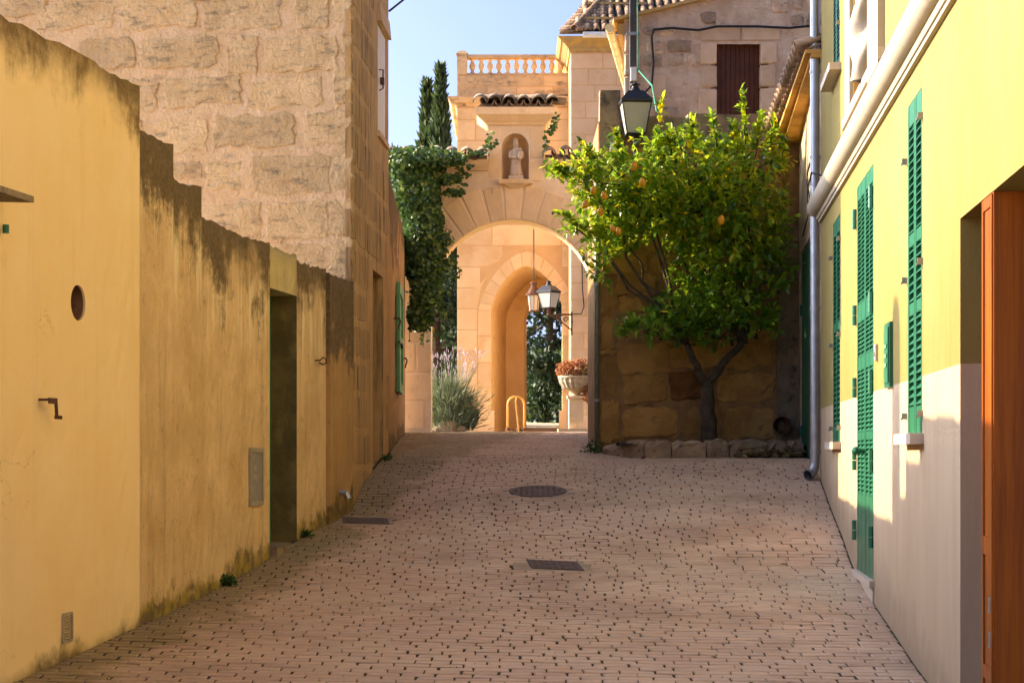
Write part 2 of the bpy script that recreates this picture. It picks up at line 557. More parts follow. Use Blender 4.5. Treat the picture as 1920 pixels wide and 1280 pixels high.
m_house = house_paint()
m_jamb = m_house


def brick_mat():
    N = Nodes("worn_paver")
    cr = N.new("ShaderNodeValToRGB")
    e = cr.color_ramp.elements
    e[0].position = 0; e[0].color = (.44, .275, .18, 1)
    e[1].position = 1; e[1].color = (.52, .345, .235, 1)
    for p, c in ((.25, (.475, .31, .21)), (.5, (.46, .315, .225)), (.75, (.495, .32, .215))):
        x = e.new(p); x.color = (*c, 1)
    N.l.new(N.rnd, cr.inputs[0])
    col = N.mix(N.range(N.noise(1.3, 6, .65), .40, .72, 0, .55), cr.outputs[0], (.58, .43, .30))
    col = N.mix(N.range(N.noise(.55, 6, .65), .46, .68, 0, .70), col, (.27, .165, .10))
    col = N.mix(N.range(N.noise(1.0, 6, .7, N.scaled((2.2, 7, 7))), .66, .78, 0, .6), col, (.13, .075, .045))
    col = N.mix(N.range(N.noise(75, 4, .7), .60, .74, 0, .35), col, (.16, .10, .065))
    # moss close to the left-hand walls
    xyz = N.sep()
    dl = N.math('SUBTRACT', xyz[0], N.math('SUBTRACT', N.math('MULTIPLY', xyz[1], .1676), 4.337))
    mm = N.range(N.math('SUBTRACT', N.math('MULTIPLY', N.noise(2.6, 6, .7), 1.25), dl), .0, .35, 0, .72)
    col = N.mix(mm, col, (.17, .125, .035))
    N.bump(N.math('ADD', N.noise(90, 5, .7), N.math('MULTIPLY', N.noise(14, 4, .6), 1.5)), .30, .008)
    return N.done(col, N.range(N.noise(5, 5, .6), .3, .7, .42, .66), .5)


m_brick = brick_mat()
m_bed = surf("dark_joint_sand", (.050, .030, .018), (.028, .022, .011), 9, 0, 1, .6, 60, .01,
             layers=[((.035, .065, .01), (2.2, 2.2, 2.2), .56, .68, .8), ((.15, .10, .065), (1.6, 1.6, 1.6), .58, .74, .7)])

# ------------------------------------------------------------------ ground
GY = [-40, 0, 5, 8, 9.78, 10.3, 11.1, 12, 12.6, 13.2, 14, 15, 16, 17, 17.46, 18.8, 19.5, 20.5, 23, 26, 30, 34, 45, 60, 400]
GZ = [-2.6, -1.62, -1.44, -1.31, -1.233, -1.2, -1.14, -1.07, -1.03, -.97, -.88, -.74, -.6, -.42, -.335, -.145, -.04, .03, .18, .31, .37, .43, .86, 1.0, 1.0]
RY = [14.2, 15, 16, 17.1, 18.4, 19.3, 20, 20.5, 22]
RZ = [0, .06, .09, .11, .15, .02, -.03, -.06, 0]


def ground(x, y):
    x = np.asarray(x, dtype=float); y = np.asarray(y, dtype=float)
    z = sum(np.interp(y + d, GY, GZ) for d in (-.4, -.2, 0, .2, .4)) / 5
    t = np.clip((x - .2) / 2.4, 0, 1); t = t * t * (3 - 2 * t)
    z = z + t * sum(np.interp(y + d, RY, RZ, 0, 0) for d in (-.2, 0, .2)) / 3
    t = np.clip(-x / 1.5, 0, 1); t = t * t * (3 - 2 * t)
    z = z + t * np.interp(y, [15.4, 16.4, 17, 17.9], [0, -.06, -.08, 0], 0, 0)
    return z


def gz(x, y):
    return float(ground(x, y))


def left_x(y):
    if y < 16.91:
        return .1676 * y - 4.337
    if y < 20:
        return .0456 * y - 2.285
    return -1.373 - .025 * (y - 20)


def right_x(y):
    return .09353 * y + 1.33


mb = MB()
ys = np.concatenate([np.linspace(-40, 4, 12), np.linspace(5, 34, 117), np.linspace(36, 60, 13), np.array([80, 120, 200, 400])])
xs = np.concatenate([np.array([-300, -100, -40, -15, -8]), np.linspace(-5, 5, 41), np.array([8, 15, 40, 100, 300])])
mb.grid([[(x, y, gz(x, y) - .05) for x in xs] for y in ys], flip=False)
structure(obj("ground", mb, m_earth, None, True))

road = structure(bpy.data.objects.new("road", None))
C.objects.link(road)
mb = MB()
ys = np.linspace(4, 30, 131)
rows = []
for y in ys:
    a = left_x(y) - .02; b = right_x(y) + .05 if y < 20.3 else 1.6
    rows.append([(x, y, gz(x, y) - .0075 + .0025 * (math.sin(x * 1.9 + y * .8) * math.sin(y * 1.37 - x * .9) + .35 * math.sin(x * 5.3 + y * 4.1))) for x in np.linspace(a, b, 31)])
mb.grid(rows)
obj("joint_bed", mb, m_bed, road, True)

# pavers: rows across the street, running bond
covers = [(at(1040, 1053, 14.1), .20, .17, 'q'), (at(685, 980, 16.25), .21, .17, 'q'), (at(1008, 912, 17.35), .275, .275, 'r')]


def paver(mb, x0, x1, yr, dep, rnd):
    """one paver between x0 and x1 on the row whose front line is at parameter yr"""
    def yy(x, s):
        return s - .09 * x + .012 * x * x
    g = R.choice((.003, .004, .005, .0065)); gy = R.choice((.005, .007, .010, .013))
    j = [R.uniform(-.0045, .0045) for _ in range(8)]
    dz = R.uniform(-.0022, .0022); tx = R.uniform(-.0018, .0018)
    b = .007
    P = []
    for (ex, ey, lev) in ((g, gy, -.03), (g, gy, -b * .8), (g + b, gy + b, 0)):
        for i, (cx, cs) in enumerate(((x0 + ex, yr + ey), (x1 - ex, yr + ey), (x1 - ex, yr + dep - ey), (x0 + ex, yr + dep - ey))):
            px = cx + j[i]; py = yy(px, cs) + j[i + 4]
            P.append((px, py, gz(px, py) + lev + dz + (tx if i in (0, 3) else -tx)))
    mb.add(P, [(8, 9, 10, 11), (4, 5, 9, 8), (5, 6, 10, 9), (6, 7, 11, 10), (7, 4, 8, 11),
               (0, 1, 5, 4), (1, 2, 6, 5), (2, 3, 7, 6), (3, 0, 4, 7)], rnd)


near = 0
rest = MB()
s = 8.9
row = 0
singles = []
while s < 26.6:
    dep = .1
    yc = s + .1
    xl = left_x(yc) + .008; xr = (right_x(yc) - .002) if yc < 19.3 else (1.35 if yc > 20.6 else 2.9)
    # row curves: solve for its own ends
    for _ in range(3):
        yl = s - .09 * xl + .012 * xl * xl; xl = left_x(yl) + .008
        yr_ = s - .09 * xr + .012 * xr * xr
        if yr_ < 19.25:
            xr = right_x(yr_) - .002
    x = xl - R.uniform(0, .05) - (.1 if row % 2 else 0)
    while x < xr - .03:
        x1 = x + .2 + R.uniform(-.012, .012)
        a = max(x, xl); b = min(x1, xr)
        if xr - b < .05:
            b = xr
        if b - a > .04:
            xm = (a + b) / 2; ym = s - .09 * xm + .012 * xm * xm + .05
            hit = False
            for c, hx, hy, k in covers:
                if k == 'q' and abs(xm - c.x) < hx + .06 and abs(ym - c.y) < hy + .03:
                    hit = True
                if k == 'r' and ((xm - c.x) / (hx + .05)) ** 2 + ((ym - c.y) / (hy + .03)) ** 2 < 1:
                    hit = True
            if not hit:
                px = 960 + F * xm / ym; py = HY - F * gz(xm, ym) / ym
                r_ = R.random()
                if -20 < px < 1900 and py < 1290 and near < 300:
                    one = MB(); paver(one, a, b, s, dep, r_)
                    singles.append((ym, one)); near += 1
                else:
                    paver(rest, a, b, s, dep, r_)
        x = b if b == xr else x1
    s += dep; row += 1
for ym, one in singles:
    obj("brick", one, m_brick, road)
stuff(obj("far_bricks", rest, m_brick, road))

# covers set into the paving
for i, (c, hx, hy, k) in enumerate(covers):
    lab = ["small rusty square cover in the middle of the paving", "rusty rectangular cover beside the left wall", "round iron manhole cover in the paving before the gate"][i]
    cat = "manhole cover"
    t = thing("square_cover" if k == 'q' else "manhole_cover", lab, cat, (c.x, c.y, gz(c.x, c.y)))

    def surfz(x, y, h):
        return (x, y, gz(x, y) + h)
    if k == 'q':
        fr = MB(); lid = MB()
        sk = -.12
        def corner(u, v, e):
            return (c.x + u * (hx + e) + v * sk * hy, c.y + v * (hy + e) - u * .05)
        for m_, e, h in ((fr, .13, -.006), (lid, 0.0, .003)):
            q = [corner(u, v, e) for u, v in ((-1, -1), (1, -1), (1, 1), (-1, 1))]
            m_.hexa([surfz(x, y, -.05) for x, y in q] + [surfz(x, y, h) for x, y in q])
        for k2 in range(-3, 4):
            for k3 in range(-2, 3):
                u = k2 / 4; v = k3 / 3
                p0 = corner(u, v, 0)
                lid.hexa([surfz(p0[0] + a, p0[1] + b, h) for h in (.002, .006) for a, b in ((-.018, -.012), (.018, -.012), (.018, .012), (-.018, .012))])
    else:
        fr = MB(); lid = MB()
        for m_, e, h in ((fr, .13, -.006), (lid, 0, .004)):
            ring = [(c.x + (hx + e) * math.cos(a), c.y + (hy + e) * math.sin(a)) for a in np.linspace(0, 2 * PI, 33)[:-1]]
            m_.add([surfz(x, y, -.05) for x, y in ring] + [surfz(x, y, h) for x, y in ring],
                   [tuple(range(32, 64))] + [(i2, (i2 + 1) % 32, 32 + (i2 + 1) % 32, 32 + i2) for i2 in range(32)])
        for a in range(-4, 5):
            for b in range(-4, 5):
                if a * a + b * b < 20:
                    x, y = c.x + a * .052, c.y + b * .052
                    lid.hexa([surfz(x + p, y + q, h) for h in (.003, .008) for p, q in ((-.015, -.015), (.015, -.015), (.015, .015), (-.015, .015))])
    obj("frame", fr, m_coverframe, t)
    obj("lid", lid, m_ironcover, t)

# ------------------------------------------------------------------ left-hand walls
LN = Vector((.986, -.165, 0)).normalized()      # street-side normal of the left walls


def lp(y, p=0.0, z=0.0):
    """a point on the left garden-wall line at distance y, p metres proud of it"""
    return Vector((.1676 * y - 4.337, y, z)) + LN * p


def wall_seg(mb, y0, y1, zt, zb=None, thick=.32, near_end=False, far_end=False, ns=None, nz=14, pt=lp, bottom=None, rough=.006):
    """street face, top, back and wanted ends of one length of wall; zt a height or a function of y"""
    ns = ns or max(3, int((y1 - y0) / .06))
    top = zt if callable(zt) else (lambda y: zt)
    rows = []; dt = []; db = []
    for k in range(nz + 1):
        rr = []; a = []; b = []
        for i in range(ns + 1):
            y = y0 + (y1 - y0) * i / ns
            p = pt(y)
            g = gz(p.x + .05, y)
            lo = (g - .15) if bottom is None else bottom
            hi = top(y)
            z = lo + (hi - lo) * k / nz
            wob = R.uniform(-rough, rough) if 0 < i < ns else 0.0
            inner_ = 0 < i < ns; edge = .02 if k == nz and inner_ else 0
            q = pt(y, wob - edge, z)
            if k == nz and inner_:
                q.z += R.uniform(-.013, .005) * (2.4 if R.random() < .10 else 1)
            rr.append(q); a.append(hi - z); b.append(z - g if bottom is None else 9)
        rows.append(rr); dt.append(a); db.append(b)
    mb.grid(rows, attrs={"dtop": dt, "dbase": db})
    # top and back
    tr = rows[-1]
    back = [pt(p.y, -thick, p.z) for p in tr]
    mb.grid([tr, back], attrs={"dtop": [[0] * len(tr)] * 2, "dbase": [[9] * len(tr)] * 2})
    lowb = [pt(p.y, -thick, min(-1.6, p.z - .3) if bottom is None else bottom) for p in tr]
    mb.grid([back, lowb], attrs={"dtop": [[.0] * len(tr), [2] * len(tr)], "dbase": [[9] * len(tr)] * 2})
    for flag, col in ((near_end, 0), (far_end, -1)):
        if flag:
            f = [r[col] for r in rows]
            g_ = [pt(p.y, -thick, p.z) for p in f]
            mb.grid([f, g_], attrs={"dtop": [[d[col] for d in dt]] * 2, "dbase": [[d[col] for d in db]] * 2})
    if bottom is not None:
        f = rows[0]
        g_ = [pt(p.y, -thick, p.z) for p in f]
        mb.grid([f, g_], attrs={"dtop": [[9] * len(f)] * 2, "dbase": [[9] * len(f)] * 2})


# yellow wall with its round hole: the wall face is laid round the hole
t = thing("yellow_wall", "tall smooth yellow plaster wall with dark mould along its top", "wall", (lp(9).x, 9, -1.3))
mb = MB()
HYc, HZc, HR = 10.66, .885, .105
wall_seg(mb, 6.5, 10.40, 2.356, ns=26, nz=22)
wall_seg(mb, 10.92, 11.63, 2.356, far_end=True, ns=8, nz=22)
# strip holding the hole
rows = []; dt = []; db = []
ang = [2 * PI * k / 40 for k in range(41)]
sq = []
for a in ang:
    c, s_ = math.cos(a), math.sin(a)
    m_ = max(abs(c), abs(s_))
    sq.append((HYc + .26 * c / m_, HZc + .285 * s_ / m_))
rg = [(HYc + HR * math.cos(a), HZc + HR * math.sin(a)) for a in ang]
G = []
for f in (0, .5, 1):
    G.append([lp(a[0] + (b[0] - a[0]) * f, 0, a[1] + (b[1] - a[1]) * f) for a, b in zip(rg, sq)])
mb.grid(G, attrs={"dtop": [[2.356 - p.z for p in r_] for r_ in G], "dbase": [[p.z + 1.17 for p in r_] for r_ in G]})
inner = [[lp(a[0], -d, a[1]) for a in rg] for d in (0, .30)]
mb.grid(inner, attrs={"dtop": [[1.4] * 41] * 2, "dbase": [[2.] * 41] * 2})
lo_rows = []
for (z0, z1, bot) in ((-1.45, HZc - .285, True), (HZc + .285, 2.356, False)):
    n = 14
    G = [[lp(10.40 + .52 * i / 4, (R.uniform(-.004, .004) if 0 < i < 4 and 0 < k < n else 0) , z0 + (z1 - z0) * k / n) for i in range(5)] for k in range(n + 1)]
    mb.grid(G, attrs={"dtop": [[2.356 - p.z for p in r_] for r_ in G], "dbase": [[p.z + 1.17 for p in r_] for r_ in G]})
G = [[lp(10.40, 0, 2.356), lp(10.92, 0, 2.356)], [lp(10.40, -.32, 2.356), lp(10.92, -.32, 2.356)], [lp(10.40, -.32, -1.6), lp(10.92, -.32, -1.6)]]
mb.grid(G, attrs={"dtop": [[0, 0]] * 3, "dbase": [[9, 9]] * 3})
obj("wall_face", mb, m_yellowwall, t)
mb = MB()
mb.tube([lp(HYc, -.30, HZc), lp(HYc, -.012, HZc)], HR * .985, 28, cap=False)
mb.tube([lp(HYc, -.27, HZc), lp(HYc, -.012, HZc)], HR * .87, 28, cap=False)
obj("clay_liner", mb, m_clay, t, True)
mb = MB()
mb.add([lp(10.4, -.31, .5), lp(10.95, -.31, .5), lp(10.95, -.31, 1.2), lp(10.4, -.31, 1.2)], [(0, 1, 2, 3)])
obj("hole_backing", mb, m_black, t)

t = thing("window_ledge", "thin weathered stone ledge jutting from the yellow wall at the left edge", "ledge", lp(9.3, 0, 1.35))
mb = MB()
mb.hexa([lp(8.4, -.05, 1.335), lp(9.62, -.05, 1.335), lp(9.62, .20, 1.325), lp(8.4, .20, 1.325),
         lp(8.4, -.05, 1.375), lp(9.62, -.05, 1.375), lp(9.62, .20, 1.358), lp(8.4, .20, 1.358)])
obj("slab", mb, m_concrete, t)
t = thing("green_shutter", "edge of a green shutter under the stone ledge at the left edge", "shutter", lp(9.2, .05, .9))
mb = MB()
mb.hexa([lp(9.0, .01, .3), lp(9.62, .01, .3), lp(9.62, .045, .3), lp(9.0, .045, .3), lp(9.0, .01, 1.2), lp(9.62, .01, 1.2), lp(9.62, .045, 1.2), lp(9.0, .045, 1.2)])
mb.tube([lp(9.645, .03, 1.17), lp(9.645, .03, 1.215)], .018, 8)
# only its hinge pin reaches into the picture
for i in range(8):
    x = mb.v[i]; mb.v[i] = (x[0] - .1676 * .12, x[1] - .12, x[2])
obj("leaf_board", mb, m_green, t)

t = thing("shutter_catch", "rusty iron shutter catch hanging on the yellow wall", "iron hook", lp(10.2, 0, .28))
mb = MB()
mb.tube([lp(10.11, -.02, .30), lp(10.11, .06, .30)], .008, 6)
mb.obox(lp(10.16, .065, .295), Vector((.1676, 1, 0)) * .05, LN * .006, Vector((0, 0, .016)))
mb.tube([lp(10.20, .065, .30), lp(10.21, .067, .205)], .010, 6)
mb.tube([lp(10.21, .055, .205), lp(10.235, .085, .203)], .012, 6)
obj("hook", mb, m_rust, t)

t = thing("wall_vent", "small grey louvred vent low in the yellow wall", "vent", lp(10.5, 0, -1.0))
mb = MB()
for z in (-1.085, -.925):
    mb.hexa([lp(10.43, 0, z - .006), lp(10.56, 0, z - .006), lp(10.56, .012, z - .006), lp(10.43, .012, z - .006), lp(10.43, 0, z + .006), lp(10.56, 0, z + .006), lp(10.56, .012, z + .006), lp(10.43, .012, z + .006)])
for y in (10.43, 10.56):
    mb.hexa([lp(y - .006, 0, -1.079), lp(y + .006, 0, -1.079), lp(y + .006, .012, -1.079), lp(y - .006, .012, -1.079), lp(y - .006, 0, -.931), lp(y + .006, 0, -.931), lp(y + .006, .012, -.931), lp(y - .006, .012, -.931)])
obj("frame", mb, m_grille, t)
mb = MB()
mb.hexa([lp(10.437, .0, -.009), lp(10.553, .0, -.009), lp(10.553, .014, -.012), lp(10.437, .014, -.012), lp(10.437, .0, -.005), lp(10.553, .0, -.005), lp(10.553, .014, -.008), lp(10.437, .014, -.008)])
me = mb.mesh("slat")
for k in range(9):
    o = link("slat", me, m_grille, t); o.location = (0, 0, -1.065 + k * .0163)

# the old tan wall with steps in its top, a door, pilaster
t = thing("plaster_wall", "stained tan plaster wall with stepped top and a narrow doorway", "wall", (lp(13).x, 13, -1.0))
mb = MB()
wall_seg(mb, 11.632, 12.24, 2.088, far_end=True, nz=22)
wall_seg(mb, 12.242, 12.80, lambda y: 1.872 + .012 * math.sin(9 * y), far_end=True, nz=22)
wall_seg(mb, 12.802, 14.40, lambda y: 1.665 + .012 * math.sin(4 * y), far_end=True, nz=24)
wall_seg(mb, 15.15, 16.05, lambda y: 1.625 - .01 * math.sin(5 * y), far_end=True, nz=22)
obj("wall_face", mb, m_greywall, t)
mb = MB()
wall_seg(mb, 14.405, 15.145, 1.66, bottom=1.315, nz=6)
obj("pale_patch", mb, m_patch, t)
mb = MB()
mb.grid([[lp(15.15, -p_, -1.0 + 2.32 * k / 10) for p_ in (0, .08, .16, .25)] for k in range(11)])
obj("door_jamb", mb, surf("dark_jamb_plaster", (.20, .14, .055), (.12, .085, .035), 4, 0, .92, .5, 40, .012, layers=[((.30, .21, .08), (5, 5, 3), .55, .72, .6)]), t)  # darker plaster colour on the doorway's jamb face
mb = MB()
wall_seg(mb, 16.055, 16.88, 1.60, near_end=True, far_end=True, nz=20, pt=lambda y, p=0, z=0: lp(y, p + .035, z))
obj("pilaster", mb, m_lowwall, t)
mb = MB()
mb.hexa([lp(14.36, -.26, -.9), lp(15.2, -.26, -.9), lp(15.2, -.22, -.9), lp(14.36, -.22, -.9), lp(14.36, -.26, 1.32), lp(15.2, -.26, 1.32), lp(15.2, -.22, 1.32), lp(14.36, -.22, 1.32)])
dd = obj("door", mb, m_greendoor, t)
mb = MB()
mb.hexa([lp(14.40, -.215, -.74), lp(14.425, -.215, -.74), lp(14.425, -.012, -.74), lp(14.40, -.012, -.74), lp(14.40, -.215, 1.315), lp(14.425, -.215, 1.315), lp(14.425, -.012, 1.315), lp(14.40, -.012, 1.315)])
obj("door_frame", mb, m_greendoor, t)
mb = MB()
mb.tube([lp(14.5, -.215, .12), lp(14.5, -.17, .12), lp(14.58, -.17, .115)], .011, 7)
obj("handle", mb, m_greendoor, dd)
mb = MB()
mb.hexa([lp(14.4, -.25, -1.1), lp(15.15, -.25, -1.1), lp(15.15, .04, -1.1), lp(14.4, .06, -1.1), lp(14.4, -.25, -.735), lp(15.15, -.25, -.735), lp(15.15, .04, -.745), lp(14.4, .06, -.745)])
obj("doorstep", mb, m_curb, t)

t = thing("meter_cabinet", "grey framed meter cabinet set in the tan wall beside the doorway", "meter box", lp(14.1, 0, -.35))
mb = MB()
for a0, a1, z0, z1 in ((13.86, 13.895, -.40, .045), (14.165, 14.20, -.40, .045), (13.895, 14.165, -.40, -.365), (13.895, 14.165, .01, .045)):
    mb.hexa([lp(a0, -.02, z0), lp(a1, -.02, z0), lp(a1, .018, z0), lp(a0, .018, z0), lp(a0, -.02, z1), lp(a1, -.02, z1), lp(a1, .018, z1), lp(a0, .018, z1)])
obj("frame", mb, m_meter, t)
mb = MB()
mb.hexa([lp(13.896, -.02, -.364), lp(14.164, -.02, -.364), lp(14.164, .010, -.364), lp(13.896, .010, -.364), lp(13.896, -.02, .009), lp(14.164, -.02, .009), lp(14.164, .010, .009), lp(13.896, .010, .009)])
dd = obj("door", mb, plain("meter_panel", (.29, .255, .215), .45, .4, var=.12, scale=20), t)
for (a0, a1, z0, z1) in ((13.96, 14.03, -.13, -.09), (13.96, 14.05, -.20, -.16), (13.915, 13.93, -.05, -.02)):
    mb = MB()
    mb.hexa([lp(a0, .0105, z0), lp(a1, .0105, z0), lp(a1, .0125, z0), lp(a0, .0125, z0), lp(a0, .0105, z1), lp(a1, .0105, z1), lp(a1, .0125, z1), lp(a0, .0125, z1)])
    obj("sticker", mb, m_grille, dd)

t = thing("wall_ring", "small rusty iron loop on the tan wall past the doorway", "iron hook", lp(15.85, 0, .8))
mb = MB()
q = at(594, 677, 15.8)
mb.tube([lp(15.68, 0, q.z), lp(15.68, .05, q.z), lp(15.75, .06, q.z + .03), lp(15.84, .06, q.z + .02), lp(15.86, .055, q.z - .015), lp(15.78, .05, q.z - .03), lp(15.70, .04, q.z - .02)], .007, 6)
obj("loop", mb, m_rust, t)
t = thing("spout", "short grey drain spout at the foot of the tan wall", "pipe", lp(16.4, 0, -.45))
mb = MB()
q = at(632, 930, 16.4)
mb.tube([lp(16.38, .03, q.z + .04), lp(16.38, .10, q.z + .03), lp(16.38, .12, q.z - .02)], .028, 9, cap=False)
obj("pipe", mb, m_zinc, t)

# ------------------------------------------------------------------ stone house at the left
HC = Vector((-1.504, 16.91, 0))                 # its street corner
HU = Vector((-1, .295, 0)).normalized()          # along its front, to the left
HN = Vector((-.295, -1, 0)).normalized()         # front normal
HS = Vector((.0456, 1, 0)).normalized()         # along its side, away
HM = Vector((1, -.0456, 0)).normalized()        # side normal
HTOP = 5.6
house = thing("stone_house", "tall old house of rough sandstone blocks and pink mortar", "house", (HC.x, HC.y, -.5))


def hf(u, z, p=0.0):
    return HC + HU * u + HN * p + Vector((0, 0, z))


def hs(y, z, p=0.0):
    return HC + HS * ((y - HC.y) / HS.y) + HM * p + Vector((0, 0, z))


mb = MB()
n = 40
P = []
for k in range(31):
    z = -1.2 + (HTOP + 1.2) * k / 30
    P.append([hf(6.0 * (n - i) / n, z, R.uniform(-.006, .004) if i < n else 0) for i in range(n + 1)])
mb.grid(P)
obj("front_wall", mb, m_mortar, house)
DY0, DY1, DZ = 18.59, 19.5, 1.89           # doorway in the side
WY0, WY1, WZ0, WZ1 = 19.02, 19.78, 3.38, 4.52
mb = MB()
ysb = [16.91, 17.4, 18.0, DY0, WY0, DY1, WY1, 20.0]
zsb = [-1.0, 0, .9, DZ, 2.6, WZ0, WZ1, HTOP]
for i in range(len(ysb) - 1):
    for k in range(len(zsb) - 1):
        ym, zm = (ysb[i] + ysb[i + 1]) / 2, (zsb[k] + zsb[k + 1]) / 2
        if DY0 < ym < DY1 and zm < DZ: continue
        if WY0 < ym < WY1 and WZ0 < zm < WZ1: continue
        mb.add([hs(ysb[i], zsb[k]), hs(ysb[i + 1], zsb[k]), hs(ysb[i + 1], zsb[k + 1]), hs(ysb[i], zsb[k + 1])], [(0, 1, 2, 3)])
for (a, b, c, d) in ((DY0, DY1, -1.0, DZ), (WY0, WY1, WZ0, WZ1)):
    q = [(a, c), (b, c), (b, d), (a, d)]
    for i in range(4):
        u, v = q[i], q[(i + 1) % 4]
        mb.add([hs(u[0], u[1]), hs(u[0], u[1], -.28), hs(v[0], v[1], -.28), hs(v[0], v[1])], [(0, 1, 2, 3)])
e0, e1 = hs(20, -1), hs(20, HTOP)
mb.add([e0, hs(20, -1, -4), hs(20, HTOP, -4), e1], [(0, 1, 2, 3)])
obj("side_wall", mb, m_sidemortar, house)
mb = MB()
mb.add([hs(DY0, -1, -.2), hs(DY1, -1, -.2), hs(DY1, DZ, -.2), hs(DY0, DZ, -.2)], [(0, 1, 2, 3)])
obj("door", mb, m_brown, house)
mb = MB()
mb.hexa([hs(WY0 + .01, WZ0 + .01, -.05), hs(WY1 - .01, WZ0 + .01, -.05), hs(WY1 - .01, WZ0 + .01, -.008), hs(WY0 + .01, WZ0 + .01, -.008),
         hs(WY0 + .01, WZ1 - .01, -.05), hs(WY1 - .01, WZ1 - .01, -.05), hs(WY1 - .01, WZ1 - .01, -.008), hs(WY0 + .01, WZ1 - .01, -.008)])
sh = obj("shutter", mb, m_white, house)
mb = MB()
mb.tube([hs(19.15, 4.05, .0), hs(19.15, 4.05, .04), hs(19.15, 3.85, .04), hs(19.15, 3.83, .0)], .008, 6)
mb.obox(hs(19.16, 3.93, .03), HS * .03, HM * .02, Vector((0, 0, .035)))
obj("latch", mb, m_rust, sh)
mb = MB()
mb.hexa([hs(18.95, WZ1 + .002, -.1), hs(19.86, WZ1 + .002, -.1), hs(19.86, WZ1 + .002, .05), hs(18.95, WZ1 + .002, .05), hs(18.95, WZ1 + .2, -.1), hs(19.86, WZ1 + .2, -.1), hs(19.86, WZ1 + .2, .03), hs(18.95, WZ1 + .2, .03)])
obj("lintel", mb, m_dressed, house)
mb = MB()
mb.hexa([hs(18.98, WZ0 - .06, -.1), hs(19.83, WZ0 - .06, -.1), hs(19.83, WZ0 - .06, .03), hs(18.98, WZ0 - .06, .03), hs(18.98, WZ0 - .002, -.1), hs(19.83, WZ0 - .002, -.1), hs(19.83, WZ0 - .002, .03), hs(18.98, WZ0 - .002, .03)])
obj("sill", mb, m_dressed, house)
mb = MB()     # roof: eave slab and slope, above the picture
mb.add([hf(-.25, HTOP, .3), hf(6, HTOP, .3), hf(6, HTOP + 1.2, -3), hf(-.25, HTOP + 1.2, -3), hs(20.2, HTOP, .3), hs(20.2, HTOP + 1.2, -3)], [(0, 1, 2, 3), (0, 3, 5, 4)])
obj("roof", mb, m_tile, house)


def slab(outline, fr, proud, back=-.05, bevel=.02, dome=.01):
    """irregular flat stone: outline of (u, v) in the frame fr(u, v, p)"""
    mb = MB()
    n = len(outline)
    cu = sum(p[0] for p in outline) / n; cv = sum(p[1] for p in outline) / n
    ins = []
    for u, v in outline:
        d = math.hypot(u - cu, v - cv) or 1
        k = max(0, 1 - bevel / d * 1.2)
        ins.append((cu + (u - cu) * k, cv + (v - cv) * k))
    V = [fr(u, v, back) for u, v in outline] + [fr(u, v, proud * .45) for u, v in outline] + [fr(u, v, proud + R.uniform(-.3, .3) * bevel * .4) for u, v in ins] + [fr(cu, cv, proud + dome)]
    Fc = []
    for i in range(n):
        j = (i + 1) % n
        Fc += [(i, j, n + j, n + i), (n + i, n + j, 2 * n + j, 2 * n + i), (2 * n + i, 2 * n + j, 3 * n)]
    mb.add(V, Fc)
    return mb


def rough_rect(u0, u1, v0, v1, j, per=(3, 2), rnd=.25):
    """rectangle outline with worn, wandering edges and clipped corners"""
    pts = []
    cr = min(u1 - u0, v1 - v0) * rnd * .5
    def side(a, b, n):
        for k in range(n):
            f = (k + .0) / n
            pts.append((a[0] + (b[0] - a[0]) * f + R.uniform(-j, j), a[1] + (b[1] - a[1]) * f + R.uniform(-j, j)))
    side((u0 + cr, v0), (u1 - cr, v0), per[0]); side((u1, v0 + cr), (u1, v1 - cr), per[1])
    pts.append((u1, v1 - cr))
    side((u1 - cr, v1), (u0 + cr, v1), per[0]); side((u0, v1 - cr), (u0, v0 + cr), per[1])
    pts.append((u0, v0 + cr))
    return pts


def front_uv(px, py):
    """photo position -> (u, z) on the stone house front"""
    k = (px - 960.0) / F
    u = (k * HC.y - HC.x) / (HU.x - k * HU.y)
    y = HC.y + HU.y * u
    return u, (HY - py) / F * y


stones = [(-20, 5, 50, 32), (73, 4, 212, 53), (226, -4, 367, 54), (382, -6, 527, 55), (553, -4, 617, 54), (627, -32, 662, 39),
          (150, 74, 252, 128), (264, 70, 407, 128), (426, 70, 482, 138), (494, 72, 634, 134), (640, 66, 662, 108),
          (225, 150, 294, 208), (309, 146, 452, 198), (466, 148, 606, 202), (627, 124, 662, 196),
          (240, 226, 268, 280), (286, 224, 388, 288), (404, 216, 552, 274), (574, 212, 655, 270),
          (320, 304, 377, 334), (388, 304, 452, 354), (472, 290, 619, 362), (621, 280, 660, 351),
          (300, 350, 375, 380), (384, 382, 489, 452), (504, 376, 612, 450), (617, 376, 658, 442), (617, 452, 658, 520),
          (420, 462, 500, 520), (520, 458, 605, 515)]
for (x0, y0, x1, y1) in stones:
    u0, za = front_uv(x1, (y0 + y1) / 2); u1, _ = front_uv(x0, (y0 + y1) / 2)
    zt = front_uv((x0 + x1) / 2, y0)[1]; zb = front_uv((x0 + x1) / 2, y1)[1]
    u0 = max(u0, -.004)
    ol = rough_rect(u0, u1, zb, zt, .026, (8, 4), .12)
    obj("stone", slab(ol, hf, R.uniform(.002, .009), -.06, .009, R.uniform(-.004, .006)), m_stone, house)
z = 4.32
while z < HTOP - .1:                        # courses above the picture
    u = -.0
    while u < 5.6:
        w = R.uniform(.35, .75)
        obj("stone", slab(rough_rect(u + .02, u + w - .04, z, z + .27, .014, (5, 3), .12), hf, .010, -.06, .02, .006), m_stone, house)
        u += w + .06
    z += .34
